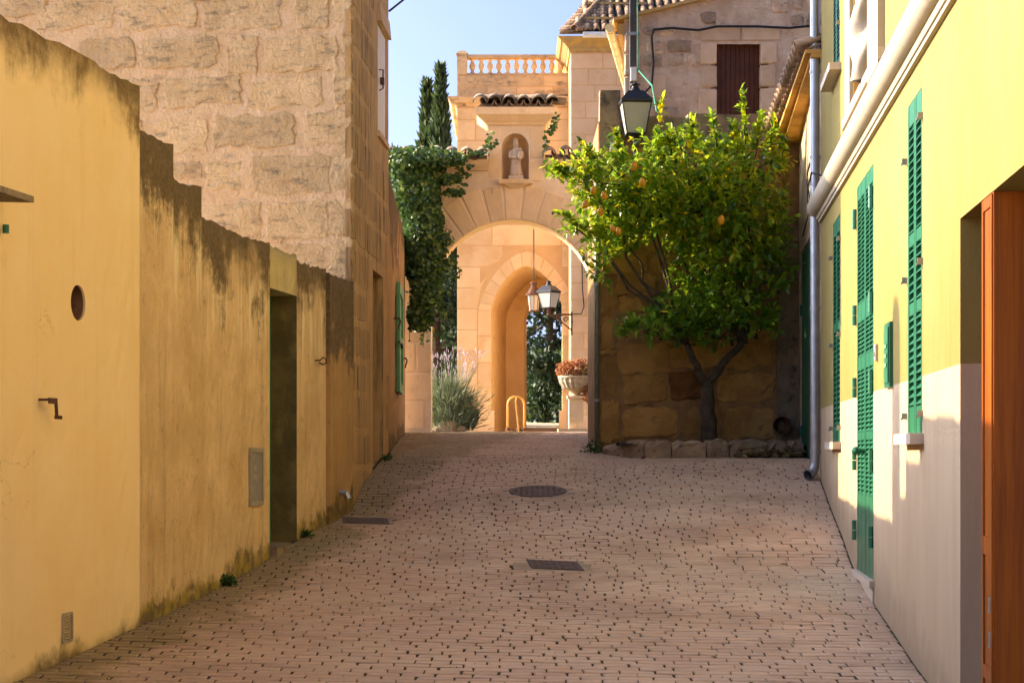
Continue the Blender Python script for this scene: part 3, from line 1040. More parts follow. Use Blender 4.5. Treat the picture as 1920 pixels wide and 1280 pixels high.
# side courses
z = -.45; k = 0
while z < HTOP - .2:
    h = R.uniform(.30, .42)
    y = 16.905
    first = True
    while y < 19.95:
        w = R.uniform(.4, .8) if not first else (.42 if k % 2 else .25)
        y1 = min(y + w, 19.97)
        ok = True
        for (a, b, c, d) in ((DY0, DY1, -1.0, DZ), (WY0 - .08, WY1 + .1, WZ0 - .07, WZ1 + .2)):
            if y1 > a and y < b and z + h > c and z < d:
                ok = False
        if ok and y1 - y > .08 and gz(-1.4, y) < z + .15:
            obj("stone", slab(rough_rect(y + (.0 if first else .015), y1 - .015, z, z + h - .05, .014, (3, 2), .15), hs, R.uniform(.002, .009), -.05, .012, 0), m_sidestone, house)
        y = y1 + .02; first = False
    z += h + .02; k += 1

# ------------------------------------------------------------------ low garden wall past the house
def gp(y, p=0.0, z=0.0):
    return Vector((-1.373 - .025 * (y - 20), y, z)) + Vector((1, .025, 0)).normalized() * (p)


def lowtop(y):
    return float(np.interp(y, [20, 20.6, 22.7, 25, 25.8], [3.32, 3.19, 3.18, 3.17, 3.02]))


t = thing("garden_wall", "streaked plaster garden wall with sloping top between stone house and archway", "wall", (-1.4, 22, .1))
mb = MB()
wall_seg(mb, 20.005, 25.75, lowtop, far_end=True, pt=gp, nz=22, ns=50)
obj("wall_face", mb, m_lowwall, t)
sh = thing("wall_shutter", "narrow faded green shutter on the streaked garden wall", "shutter", gp(22.9, 0, .75))
mb = MB()
def gbox(mb, y0, y1, p0, p1, z0, z1):
    mb.hexa([gp(y0, p0, z0), gp(y1, p0, z0), gp(y1, p1, z0), gp(y0, p1, z0), gp(y0, p0, z1), gp(y1, p0, z1), gp(y1, p1, z1), gp(y0, p1, z1)])
gbox(mb, 22.2, 23.5, .012, .03, .76, 2.1)
obj("panel", mb, m_greenlight, sh)
mb = MB()
for a, b, c, d in ((22.2, 22.3, .76, 2.1), (23.4, 23.5, .76, 2.1), (22.3, 23.4, .76, .88), (22.3, 23.4, 1.98, 2.1), (22.3, 23.4, 1.36, 1.46)):
    gbox(mb, a, b, .031, .055, c, d)
obj("frame", mb, m_greenlight, sh)
mb = MB()
mb.tube([gp(22.05, .05, 1.36), gp(22.5, .07, 1.36), gp(22.5, .07, 1.30)], .014, 6)
obj("bolt", mb, m_black, sh)
for yy, zz, lab in ((21.6, 1.55, "thin iron hook to the left of the faded green shutter"), (24.0, 1.2, "thin iron catch to the right of the faded green shutter")):
    t = thing("iron_hook", lab, "iron hook", gp(yy, 0, zz))
    mb = MB()
    mb.tube([gp(yy, 0, zz + .06), gp(yy, .07, zz + .06), gp(yy + .1, .08, zz + .03), gp(yy, .06, zz - .06)], .011, 6)
    obj("hook", mb, m_rust, t)

# ------------------------------------------------------------------ roof tile, shared
def tile_mesh(name, L=.42, r0=.085, r1=.070, th=.014, n=7):
    mb = MB()
    V = []
    for (y, r_) in ((0, r0), (L, r1)):
        for rr in (r_, r_ - th):
            for k in range(n + 1):
                a = PI * k / n
                V.append((rr * math.cos(a), y, rr * math.sin(a)))
    m = n + 1
    Fc = []
    for k in range(n):
        Fc += [(k, k + 1, 2 * m + k + 1, 2 * m + k), (m + k + 1, m + k, 3 * m + k, 3 * m + k + 1),
               (k + 1, k, m + k, m + k + 1), (2 * m + k, 2 * m + k + 1, 3 * m + k + 1, 3 * m + k)]
    Fc += [(0, 2 * m, 3 * m, m), (n, m + n, 3 * m + n, 2 * m + n)]
    mb.add(V, Fc)
    me = mb.mesh(name, True)
    return me


def put_tile(me, mat, parent, o, along, across, up=None, name="tile"):
    """tile whose lower mouth is at o; along points up the slope"""
    along = Vector(along).normalized(); across = Vector(across).normalized()
    nrm = across.cross(along).normalized()
    if up is not None and nrm.dot(up) < 0:
        across = -across; nrm = across.cross(along).normalized()
    across = along.cross(nrm).normalized()
    ob = link(name, me, mat, parent)
    ob.matrix_basis = basis(Vector(o), across, along, nrm)
    return ob


tile_a = tile_mesh("tile")
tile_g = tile_mesh("tile_grey", .40, .105, .09)
UP = Vector((0, 0, 1))

# ------------------------------------------------------------------ the archway
GYD = 26.0
GS = F / GYD
gate = thing("archway", "round stone archway with a niche and small tiled roof across the lane", "archway", (0, GYD, .31))
AXC, ARR, ASP = .015, 1.178, 2.17


def gf(x, z, p=0.0):
    return Vector((x, GYD - p, z))


def gate_top(x):
    return 4.05 if x < -.344 or x > .459 else 4.70


mb = MB()
NX0, NX1, NZ0, NSP = -.150, .245, 3.91, 4.39
nxc, nr = (NX0 + NX1) / 2, (NX1 - NX0) / 2
xsl = sorted(set([-1.9, -1.6, -1.35, -.3441, -.344, .459, .4591, 1.3, 1.6, NX0, NX1] + [AXC - ARR * math.cos(PI * k / 28) for k in range(29)] + [nxc - nr * math.cos(PI * k / 12) for k in range(13)]))
DEP = .45
for i in range(len(xsl) - 1):
    a, b = xsl[i], xsl[i + 1]
    if b - a < .0005: continue
    m_ = (a + b) / 2
    top = gate_top(m_)
    def lower(x):
        d = abs(x - AXC)
        return ASP + math.sqrt(max(0, ARR * ARR - d * d)) if abs(m_ - AXC) < ARR else -.1
    spans = [(lower(a), lower(b), top, top)]
    if NX0 < m_ < NX1:
        def nt(x):
            return NSP + math.sqrt(max(0, nr * nr - (x - nxc) ** 2))
        spans = [(lower(a), lower(b), NZ0, NZ0), (nt(a), nt(b), top, top)]
    for (l0, l1, t0, t1) in spans:
        mb.add([gf(a, l0), gf(b, l1), gf(b, t1), gf(a, t0)], [(0, 1, 2, 3)])
    l0, l1 = lower(a), lower(b)
    mb.add([gf(a, l0, -DEP), gf(b, l1, -DEP), gf(b, top, -DEP), gf(a, top, -DEP)], [(3, 2, 1, 0)])
    mb.add([gf(a, top), gf(b, top), gf(b, top, -DEP), gf(a, top, -DEP)], [(0, 1, 2, 3)])
for x in (-.344, .459):
    mb.add([gf(x, 4.05), gf(x, 4.70), gf(x, 4.70, -DEP), gf(x, 4.05, -DEP)], [(0, 1, 2, 3)])
obj("wall", mb, m_gatejoint, gate)
mb = MB()     # the inside of the arch and its jambs
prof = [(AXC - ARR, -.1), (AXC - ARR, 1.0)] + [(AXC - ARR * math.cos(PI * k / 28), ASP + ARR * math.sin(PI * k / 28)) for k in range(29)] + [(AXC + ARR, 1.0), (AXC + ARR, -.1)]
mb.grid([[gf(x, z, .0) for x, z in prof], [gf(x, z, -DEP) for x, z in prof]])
obj("arch_soffit", mb, m_amberglow, gate)
mb = MB()     # niche
rows = []
for k in range(11):
    z = NZ0 + (NSP - NZ0) * k / 5 if k <= 5 else NSP + nr * math.sin((k - 5) / 5 * PI / 2)
    sc = 1 if k <= 5 else math.cos((k - 5) / 5 * PI / 2)
    rows.append([Vector((nxc - nr * sc * math.cos(PI * j / 14), GYD + .30 * sc * math.sin(PI * j / 14), z)) for j in range(15)])
mb.grid(rows)
mb.add([gf(NX0, NZ0), gf(NX1, NZ0), gf(NX1, NZ0, -.3), gf(NX0, NZ0, -.3)], [(0, 1, 2, 3)])
obj("niche", mb, m_gate, gate, False)
mb = MB()
mb.hexa([gf(NX0 - .04, NZ0 - .055, -.02), gf(NX1 + .04, NZ0 - .055, -.02), gf(NX1 + .04, NZ0 - .055, .10), gf(NX0 - .04, NZ0 - .055, .10),
         gf(NX0 - .04, NZ0 + .004, -.02), gf(NX1 + .04, NZ0 + .004, -.02), gf(NX1 + .04, NZ0 + .004, .12), gf(NX0 - .04, NZ0 + .004, .12)])
mb.hexa([gf(nxc - .06, NZ0 - .115, -.02), gf(nxc + .06, NZ0 - .115, -.02), gf(nxc + .06, NZ0 - .115, .03), gf(nxc - .06, NZ0 - .115, .03),
         gf(nxc - .17, NZ0 - .057, -.02), gf(nxc + .17, NZ0 - .057, -.02), gf(nxc + .17, NZ0 - .057, .08), gf(nxc - .17, NZ0 - .057, .08)])
obj("niche_shelf", mb, m_gate, gate)
nv = 17
RO = 1.66
for k in range(nv):
    a0 = PI * (k + .045) / nv; a1 = PI * (k + .955) / nv
    ro = RO + R.uniform(-.05, .05)
    pts = [(AXC + r_ * math.cos(a), ASP + r_ * math.sin(a)) for r_, a in ((ARR + .004, a0), (ro, a0 + .004), (ro + .01, (a0 + a1) / 2), (ro, a1 - .004), (ARR + .004, a1), (ARR + .006, (a0 + a1) / 2))]
    obj("voussoir", slab(pts, gf, .012, -.02, .012, .001), m_gate, gate)
# coursed blocks round the arch, pushed back from the ring
z = .35; k = 0
crs = [.42, .40, .43, .40, .42, .40, .34, .36, .33, .30, .32, .33]
while z < 4.66 and k < 12:
    h = crs[k]
    x = -1.9 + (.25 if k % 2 else 0)
    lim0, lim1 = -1.9, 1.5
    while x < lim1:
        w = R.uniform(.42, .68)
        for xa, xb in ((x, min(x + w, lim1)),):
            top = z + h - .028
            pts = rough_rect(xa + .014, xb - .014, z, top, .004, (4, 3), .08)
            q = []
            for (u, v) in pts:
                d = math.hypot(u - AXC, v - ASP)
                if v > ASP and d < RO + .07:
                    s_ = (RO + .07) / max(d, .01)
                    u, v = AXC + (u - AXC) * s_, ASP + (v - ASP) * s_
                    v = min(v, top)
                elif v <= ASP and abs(u - AXC) < ARR + .002:
                    u = AXC + math.copysign(ARR + .002, u - AXC)
                q.append((u, v))
            us = [p[0] for p in q]; vs2 = [p[1] for p in q]
            cx = (min(us) + max(us)) / 2; cz = (min(vs2) + max(vs2)) / 2
            area = abs(sum(q[i][0] * q[(i + 1) % len(q)][1] - q[(i + 1) % len(q)][0] * q[i][1] for i in range(len(q)))) / 2
            inside = (cz <= ASP and abs(cx - AXC) < ARR + .06) or (cz > ASP and math.hypot(cx - AXC, cz - ASP) < RO + .05)
            over = max(vs2) > gate_top(cx) - .0 or max(vs2) > 4.05 and (min(us) < -.35 or max(us) > .465)
            nich = max(us) > NX0 - .01 and min(us) < NX1 + .01 and max(vs2) > NZ0 - .12
            if area > .02 and not inside and not over and not nich:
                obj("block", slab(q, gf, .007, -.02, .010, .0), m_gate, gate)
        x += w
    z += h; k += 1
for (x0, x1, z0, z1) in ((-.335, -.165, 3.96, 4.24), (-.335, -.165, 4.27, 4.66), (.262, .45, 3.90, 4.20), (.262, .45, 4.23, 4.66)):
    obj("block", slab(rough_rect(x0, x1, z0, z1, .004, (3, 3), .08), gf, .007, -.02, .01, 0), m_gate, gate)
# mouldings
mb = MB()
for (x0, x1) in ((-1.9, -.346), (.461, 1.55)):
    mb = MB()
    for z0, z1, p0, p1 in ((4.052, 4.085, .05, .06), (4.085, 4.155, .075, .13), (4.155, 4.19, .14, .15)):
        mb.hexa([gf(x0, z0, -.47), gf(x1, z0, -.47), gf(x1, z0, p0), gf(x0, z0, p0), gf(x0, z1, -.47), gf(x1, z1, -.47), gf(x1, z1, p1), gf(x0, z1, p1)])
    obj("moulding", mb, m_gate, gate)
mb = MB()
for z0, z1, e0, e1 in ((4.702, 4.74, .03, .05), (4.74, 4.83, .06, .17), (4.83, 4.93, .18, .19)):
    mb.hexa([gf(-.344 - e0, z0, -.45 - e0), gf(.459 + e0, z0, -.45 - e0), gf(.459 + e0, z0, e0), gf(-.344 - e0, z0, e0),
             gf(-.344 - e1, z1, -.45 - e1), gf(.459 + e1, z1, -.45 - e1), gf(.459 + e1, z1, e1), gf(-.344 - e1, z1, e1)])
obj("niche_cornice", mb, m_gate, gate)
# tile caps: covers and channels
def cap_row(x0, x1, z, depth, name="tile"):
    n = max(1, int(round((x1 - x0) / .215)))
    st = (x1 - x0) / n
    for i in range(n + 1):
        x = x0 + i * st
        put_tile(tile_g, m_tilegrey, gate, (x, GYD - .20 + R.uniform(-.02, .02), z + .03 + R.uniform(-.008, .008)), (R.uniform(-.04, .04), 1, .32), (1, 0, 0), UP)
        if i < n:
            put_tile(tile_g, m_tilegrey, gate, (x + st / 2, GYD - .19, z + .075), (0, 1, .32), (1, 0, 0), -UP)
cap_row(-1.75, -.42, 4.20, .5)
cap_row(.54, 1.5, 4.20, .5)
cap_row(-.46, .58, 4.95, .6)
mb = MB()
mb.hexa([gf(-.50, 4.935, -.55), gf(.61, 4.935, -.55), gf(.61, 4.935, .14), gf(-.50, 4.935, .14), gf(-.42, 5.11, -.35), gf(.53, 5.11, -.35), gf(.55, 4.99, .12), gf(-.44, 4.99, .12)])
obj("tile_bed", mb, m_tilegrey, gate)
for x0, x1 in ((-1.85, -.36), (.475, 1.55)):
    mb = MB()
    mb.hexa([gf(x0, 4.192, -.5), gf(x1, 4.192, -.5), gf(x1, 4.192, .10), gf(x0, 4.192, .10), gf(x0, 4.33, -.3), gf(x1, 4.33, -.3), gf(x1, 4.24, .09), gf(x0, 4.24, .09)])
    obj("tile_bed", mb, m_tilegrey, gate)
for i in range(5):
    put_tile(tile_g, m_tilegrey, gate, (-.42 + i * .2, GYD + .12, 5.055 + R.uniform(-.01, .01)), (1, R.uniform(-.1, .1), R.uniform(-.05, .05)), (0, 1, 0), UP)

# statue in the niche: one carved piece on its block
t = thing("statue", "small pale stone statue of a robed figure holding a child in the niche", "statue", (nxc, GYD + .06, NZ0))
sx_, sy_, sz_ = nxc + .01, GYD + .06, NZ0 + .004
mb = MB()
mb.box((sx_ - .105, sy_ - .09, sz_), (sx_ + .105, sy_ + .09, sz_ + .065))
obj("plinth", mb, m_statue, t)
mb = MB()
secs = [(0, .092, .075, 0), (.04, .090, .072, 0), (.12, .078, .064, -.004), (.20, .070, .060, -.006), (.27, .074, .062, -.002), (.33, .080, .060, .004), (.375, .070, .050, .004), (.40, .040, .038, .002),
        (.415, .026, .028, 0), (.43, .034, .036, -.002), (.455, .042, .044, -.004), (.48, .038, .040, -.004), (.50, .030, .032, -.004), (.512, .034, .034, -.004), (.535, .030, .030, -.004), (.545, .006, .006, -.004)]
V = []; n = 20
for i, (z, rx, ry, ox) in enumerate(secs):
    for k in range(n):
        a = 2 * PI * k / n
        fold = 1 + (.10 * math.sin(5 * a + z * 9) if .01 < z < .32 else 0)
        V.append((sx_ + ox + rx * fold * math.cos(a), sy_ + ry * fold * math.sin(a), sz_ + .066 + z))
Fc = [(i * n + k, i * n + (k + 1) % n, (i + 1) * n + (k + 1) % n, (i + 1) * n + k) for i in range(len(secs) - 1) for k in range(n)]
Fc += [tuple(range(n - 1, -1, -1)), tuple(range((len(secs) - 1) * n, len(secs) * n))]
mb.add(V, Fc)
zb = sz_ + .066
mb.tube([(sx_ - .075, sy_ - .01, zb + .35), (sx_ - .085, sy_ - .05, zb + .27), (sx_ - .02, sy_ - .085, zb + .25), (sx_ + .03, sy_ - .085, zb + .27)], [.026, .026, .020, .016], 8)
mb.tube([(sx_ + .075, sy_ - .01, zb + .35), (sx_ + .09, sy_ - .05, zb + .28), (sx_ + .045, sy_ - .085, zb + .245)], [.026, .026, .02], 8)
mb.tube([(sx_ + .05, sy_ - .08, zb + .22), (sx_ + .055, sy_ - .08, zb + .27), (sx_ + .055, sy_ - .075, zb + .33), (sx_ + .055, sy_ - .075, zb + .345)], [.022, .034, .030, .014], 8)
mb.lathe([(.006, 0), (.020, .012), (.025, .028), (.020, .044), (.006, .054)], (sx_ + .055, sy_ - .075, zb + .345), 10)
obj("robed_figure", mb, m_statue, t, True)

# ------------------------------------------------------------------ porch tower behind the archway
TY = 34.5
TS = F / TY
tower = thing("porch_tower", "peach stone porch tower with pointed arch and roof balustrade behind the archway", "tower", (0, TY, .4))
TX0, TX1 = -1.045, 1.30
TOX0, TOX1, TSP, TAP = -.396, .964, 2.72, 3.56


def tf(x, z, p=0.0):
    return Vector((x, TY - p, z))


def pointed(x, x0, x1, sp, ap):
    t_ = abs((x - (x0 + x1) / 2) / ((x1 - x0) / 2))
    return sp + (ap - sp) * max(0, 1 - t_ ** 1.7) ** .68


def arch_wall(mb, X0, X1, ox0, ox1, sp, ap, ztop, fr, zb=-.2, n=30):
    xs_ = [X0, ox0 - 1e-4] + [(ox0 + ox1) / 2 - (ox1 - ox0) / 2 * math.cos(PI * k / n) for k in range(n + 1)] + [ox1 + 1e-4, X1]
    for i in range(len(xs_) - 1):
        a, b = xs_[i], xs_[i + 1]
        m_ = (a + b) / 2
        if ox0 < m_ < ox1:
            l0, l1 = pointed(a, ox0, ox1, sp, ap), pointed(b, ox0, ox1, sp, ap)
        else:
            l0 = l1 = zb
        mb.add([fr(a, l0), fr(b, l1), fr(b, ztop), fr(a, ztop)], [(0, 1, 2, 3)])


def arch_prof(ox0, ox1, sp, ap, zb=-.2, n=30):
    P = [(ox0, zb)]
    for k in range(n + 1):
        x = (ox0 + ox1) / 2 - (ox1 - ox0) / 2 * math.cos(PI * k / n)
        P.append((x, pointed(x, ox0, ox1, sp, ap)))
    return P + [(ox1, zb)]


mb = MB()
arch_wall(mb, TX0, TX1, TOX0, TOX1, TSP, TAP, 6.60, tf)
mb.add([tf(TX0, -.2), tf(TX0, 6.6), tf(TX0, 6.6, -4.5), tf(TX0, -.2, -4.5)], [(0, 1, 2, 3)])
mb.add([tf(TX1, -.2), tf(TX1, 6.6), tf(TX1, 6.6, -4.5), tf(TX1, -.2, -4.5)], [(3, 2, 1, 0)])
mb.add([tf(TX0, 6.6), tf(TX1, 6.6), tf(TX1, 6.6, -4.5), tf(TX0, 6.6, -4.5)], [(0, 1, 2, 3)])
obj("wall", mb, m_peachjoint, tower)
mb = MB()
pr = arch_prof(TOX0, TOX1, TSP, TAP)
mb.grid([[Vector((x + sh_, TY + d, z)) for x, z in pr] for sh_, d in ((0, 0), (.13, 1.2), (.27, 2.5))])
obj("passage", mb, m_amberglow, tower)
BY = 37.0
B0, B1 = .25, 1.20
mb = MB()
bf = lambda x, z, p=0.0: Vector((x, BY - p, z))
arch_wall(mb, -.9, 1.9, B0, B1, 2.72, 3.45, 5.0, bf)
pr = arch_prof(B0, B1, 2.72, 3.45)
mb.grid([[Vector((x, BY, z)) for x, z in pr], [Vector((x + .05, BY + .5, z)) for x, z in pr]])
obj("inner_arch", mb, m_amberglow, tower)
# ashlar blocks on its face
def ashlar(parent, fr, x0, x1, z0, z1, mat, skip, h=.40, w=(.5, .9), proud=.006, gap=.008, cut=None):
    z = z0; k = 0
    while z < z1 - .05:
        zt = min(z + h, z1)
        x = x0
        first = True
        while x < x1 - .01:
            ww = R.uniform(*w) * (.55 if first and k % 2 else 1)
            xb = min(x + ww, x1)
            if x1 - xb < .18: xb = x1
            ol = rough_rect(x + gap, xb - gap, z + gap, zt - gap, .002, (3, 2), .03)
            if cut is not None:
                ol = [cut(u, v) for u, v in ol]
            us = [p[0] for p in ol]; vv = [p[1] for p in ol]
            ar = abs(sum(ol[i][0] * ol[(i + 1) % len(ol)][1] - ol[(i + 1) % len(ol)][0] * ol[i][1] for i in range(len(ol)))) / 2
            if not skip(min(us), max(us), min(vv), max(vv)) and ar > .015:
                obj("block", slab(ol, fr, proud, -.01, .006, 0), mat, parent)
            x = xb; first = False
        z = zt; k += 1


acx, ahw = (TOX0 + TOX1) / 2, (TOX1 - TOX0) / 2
RX, RZ_ = ahw + .262, TAP - TSP + .30
def tcut(u, v):
    # keep clear of the arch ring
    if v > TSP:
        d = math.hypot((u - acx) / RX, (v - TSP) / RZ_)
        if d < 1: u, v = acx + (u - acx) / max(d, .05), TSP + (v - TSP) / max(d, .05)
    return u, v
ashlar(tower, tf, TX0, acx - RX, .35, 2.75, m_peach, lambda *a: False)
ashlar(tower, tf, acx + RX, 1.25, .35, 2.75, m_peach, lambda *a: False)
for x0_, x1_ in ((TX0, acx), (acx, 1.25)):
    ashlar(tower, tf, x0_, x1_, 2.75, 3.95, m_peach, lambda a, b, c, d: math.hypot(((a + b) / 2 - acx) / RX, ((c + d) / 2 - TSP) / RZ_) < 1.02, cut=tcut)
ashlar(tower, tf, TX0, 1.25, 3.95, 6.58, m_peach, lambda *a: False)
for k in range(13):                        # arch ring
    def ringpt(a, e):
        x = acx - (ahw + e) * math.cos(a)
        t_ = min(1, abs(math.cos(a)))
        return (x, TSP + (TAP - TSP + e * 1.15) * max(0, 1 - t_ ** 1.7) ** .68)
    a0, a1 = PI * (k + .03) / 13, PI * (k + .97) / 13
    am = (a0 + a1) / 2
    pts = [ringpt(a0, .004), ringpt(am, .004), ringpt(a1, .004), ringpt(a1, .24), ringpt(am, .24), ringpt(a0, .24)]
    obj("voussoir", slab(pts[::-1], tf, .008, -.01, .006, 0), m_peach, tower)
for sgn in (-1, 1):
    z = .75
    for h in (.5, .48, .5, .49):
        xa = acx + sgn * (ahw + .004); xb = acx + sgn * (ahw + .25)
        obj("jamb_stone", slab(rough_rect(min(xa, xb), max(xa, xb), z + .006, z + h - .006, .002, (2, 2), .04), tf, .008, -.01, .006, 0), m_peach, tower)
        z += h
    mb = MB()
    xa = acx + sgn * (ahw - .06); xb = acx + sgn * (ahw + .26)
    mb.box((min(xa, xb), TY - .05, -.1), (max(xa, xb), TY + .4, .82))
    obj("plinth_block", mb, m_peach, tower)
mb = MB()
for z0, z1, e0, e1 in ((6.602, 6.66, .02, .06), (6.66, 6.73, .12, .16), (6.73, 6.76, .17, .17)):
    mb.hexa([tf(TX0 - e0, z0, -4.4), tf(TX1, z0, -4.4), tf(TX1, z0, e0), tf(TX0 - e0, z0, e0), tf(TX0 - e1, z1, -4.4), tf(TX1, z1, -4.4), tf(TX1, z1, e1), tf(TX0 - e1, z1, e1)])
obj("cornice", mb, m_parapet, tower)
mb = MB()
mb.box((TX0, TY, 6.762), (TX1, TY + .25, 7.19))
obj("parapet", mb, m_peachjoint, tower)
ashlar(tower, tf, TX0, 1.2, 6.765, 7.185, m_parapet, lambda *a: False, .21, (.55, .8))
mb = MB()
mb.box((TX0, TY - .015, 7.2), (TX0 + .19, TY + .24, 7.60))
mb.hexa([tf(TX0 - .02, 7.60, -.26), tf(TX0 + .21, 7.60, -.26), tf(TX0 + .21, 7.60, .035), tf(TX0 - .02, 7.60, .035), tf(TX0 + .04, 7.67, -.18), tf(TX0 + .15, 7.67, -.18), tf(TX0 + .15, 7.67, -.04), tf(TX0 + .04, 7.67, -.04)])
obj("corner_post", mb, m_parapet, tower)
mb = MB()
mb.box((TX0 + .192, TY + .02, 7.195), (TX1, TY + .21, 7.235))
mb.box((TX0 + .192, TY + .0, 7.525), (TX1, TY + .22, 7.585))
obj("handrail", mb, m_parapet, tower)
mb = MB()
mb.lathe([(.052, 0), (.052, .02), (.034, .035), (.030, .06), (.048, .10), (.062, .145), (.048, .19), (.030, .225), (.036, .25), (.052, .268), (.052, .289)], (0, 0, 0), 10)
me = mb.mesh("baluster", True)
for i in range(11):
    o = link("baluster", me, m_peach, tower)
    o.location = (TX0 + .29 + i * .168, TY + .115, 7.2355)

# ------------------------------------------------------------------ hip-roofed house beside the tower
HYD = 33.0
hip = thing("tiled_house", "tall peach stone house with clay tile roof right of the balustrade", "house", (1.07, HYD, .4))
hx = lambda x, z, p=0.0: Vector((x, HYD - p, z))
mb = MB()
mb.box((1.068, HYD, -.2), (6.0, HYD + 6, 7.30))
obj("wall", mb, m_peachjoint, hip)
m_rosy = surf("rosy_ashlar", (.72, .48, .29), (.65, .41, .235), 1.6, .06, .9, .3, 50, .01,
              layers=[((.50, .29, .17), (2.5, 2.5, 3.5), .56, .72, .5), ((.40, .30, .21), (1.2, 1.2, 2), .6, .78, .4)])
ashlar(hip, hx, 1.068, 2.7, .4, 7.28, m_rosy, lambda a, b, c, d: c > 9, .30, (.42, .62), .006, .007)
mb = MB()
for z0, z1, e0, e1 in ((7.302, 7.38, .03, .05), (7.38, 7.47, .06, .16), (7.47, 7.54, .18, .24)):
    mb.hexa([hx(1.068 - e0, z0, -6), hx(5.9, z0, -6), hx(5.9, z0, e0), hx(1.068 - e0, z0, e0), hx(1.068 - e1, z1, -6), hx(5.9, z1, -6), hx(5.9, z1, e1), hx(1.068 - e1, z1, e1)])
obj("eave_moulding", mb, m_ochremortar, hip)
PT = math.radians(33)
ez, ey = 7.60, HYD - .26
ups = Vector((0, math.cos(PT), math.sin(PT)))
mb = MB()
a = Vector((.86, ey + .03, ez - .03)); b = Vector((6, ey + .03, ez - .03))
mb.hexa([a, b, b + ups * 3.4, a + ups * 3.4 + Vector((1.0, 0, 0)), a + Vector((0, 0, .03)), b + Vector((0, 0, .03)), b + ups * 3.4 + Vector((0, 0, .03)), a + ups * 3.4 + Vector((1.0, 0, .03))])
roof = obj("roof", mb, m_tilegrey, hip)
tile_s = tile_mesh("tile_small", .34, .064, .056, .012, 6)
for i in range(16):
    for j in range(9):
        x = 1.22 + i * .152
        if x < 1.10 + j * .04 + .06: continue
        o = Vector((x + R.uniform(-.006, .006), ey - .04, ez + .012)) + ups * (j * .235) + Vector((0, 0, .006 * (j % 2)))
        put_tile(tile_s, m_tile, roof, o, ups + Vector((R.uniform(-.02, .02), 0, .035)), (1, 0, 0), UP)
for j in range(14):                        # crosswise tiles up the left edge
    o = Vector((.86 + j * .055, ey + .02, ez + .0)) + ups * (j * .155)
    put_tile(tile_s, m_tilegrey, roof, o + Vector((0, 0, .01)), (1, .12, .10), (0, 1, .6), UP)
    put_tile(tile_s, m_tilegrey, roof, o + Vector((.28, 0, .045)), (1, .12, .10), (0, 1, .6), UP)
for j in range(8):                         # edge row between them
    put_tile(tile_a, m_tile, roof, Vector((1.13 + j * .085, ey - .03, ez + .05)) + ups * (j * .24), ups + Vector((.35, 0, .02)), (1, 0, 0), UP)
mb = MB()
for (x0, x1, d) in ((1.20, 2.3, .42), (1.42, 2.5, 1.22)):
    p = Vector((x0, ey, ez + .10)) + ups * d; q = Vector((x1, ey, ez + .10)) + ups * d
    mb.obox((p + q) / 2, (q - p) / 2, Vector((0, .05, 0)), Vector((0, .0, .022)))
obj("mortar_fillet", mb, m_ochremortar, roof)
mb = MB()
mb.tube([(1.28, ey - .06, ez - .06), (1.83, ey - .06, ez - .06)], .055, 10)
obj("gutter", mb, m_gutterwhite, hip)

# ------------------------------------------------------------------ terrace wall behind the lemon tree
WY = 20.5
terr = thing("terrace_wall", "dark brown stone retaining wall behind the lemon tree", "wall", (2.1, WY, 0))
wf = lambda x, z, p=0.0: Vector((x, WY - p, z))
mb = MB()
n = 24
P = [[wf(.977 + (3.30 - .977) * i / n, -.3 + 4.05 * k / 34, R.uniform(-.022, .022) if 0 < i else 0) for i in range(n + 1)] for k in range(35)]
mb.grid(P)
mb.add([P[0][0], wf(.977, -.3, -2.9), wf(.977, 3.75, -2.9), P[-1][0]], [(0, 3, 2, 1)])
obj("wall_face", mb, m_darkmortar, terr)
mb = MB()
for i in range(9):
    x0 = 1.30 + i * .23; x1 = x0 + .228
    z1 = 3.84 + R.uniform(-.03, .03)
    mb.hexa([wf(x0, 3.5, -.4), wf(x1, 3.5, -.4), wf(x1, 3.5, .03), wf(x0, 3.5, .03), wf(x0, z1, -.4), wf(x1, z1, -.4), wf(x1, z1 - .03, .03), wf(x0, z1 - .03, .02)])
obj("coping", mb, m_concrete, terr)
mb = MB()
mb.hexa([wf(.985, 3.2, -.3), wf(1.235, 3.2, -.3), wf(1.235, 3.2, .035), wf(.985, 3.2, .035), wf(.995, 4.13, -.27), wf(1.225, 4.13, -.27), wf(1.225, 4.10, .02), wf(.995, 4.10, .02)])
obj("end_post", mb, m_concrete, terr)
mb = MB()
mb.box((.98, WY + .05, 3.30), (5.2, 23.6, 3.40))
obj("terrace_floor", mb, m_concrete, terr)
def wall_uv(px, py): return (px - 960) / F * WY, (HY - py) / F * WY
ws = [(1127, 556, 1159, 589), (1127, 592, 1148, 654), (1125, 656, 1157, 667), (1125, 669, 1157, 684), (1134, 686, 1158, 745),
      (1155, 513, 1234, 556), (1162, 558, 1203, 588), (1162, 591, 1209, 612), (1160, 646, 1254, 700), (1259, 650, 1352, 690), (1168, 702, 1252, 756),
      (1168, 764, 1272, 822), (1345, 700, 1452, 752), (1360, 762, 1450, 822), (1282, 764, 1350, 820), (1240, 560, 1330, 600), (1240, 606, 1335, 644), (1345, 600, 1450, 690),
      (1127, 750, 1160, 830)]
for (a, b, c, d) in ws:
    x0, zt = wall_uv(a, b); x1, zb = wall_uv(c, d)
    obj("stone", slab(rough_rect(x0, x1, zb, zt, .028, (5, 3), .2), wf, R.uniform(.012, .035), -.05, .02, R.uniform(-.01, .012)), m_darkstone, terr)
x0, zt = wall_uv(1256, 694); x1, zb = wall_uv(1318, 750)
obj("stone", slab(rough_rect(x0, x1, zb, zt, .02, (4, 3), .2), wf, .035, -.05, .02, .0), m_redstone, terr)
z = 2.02
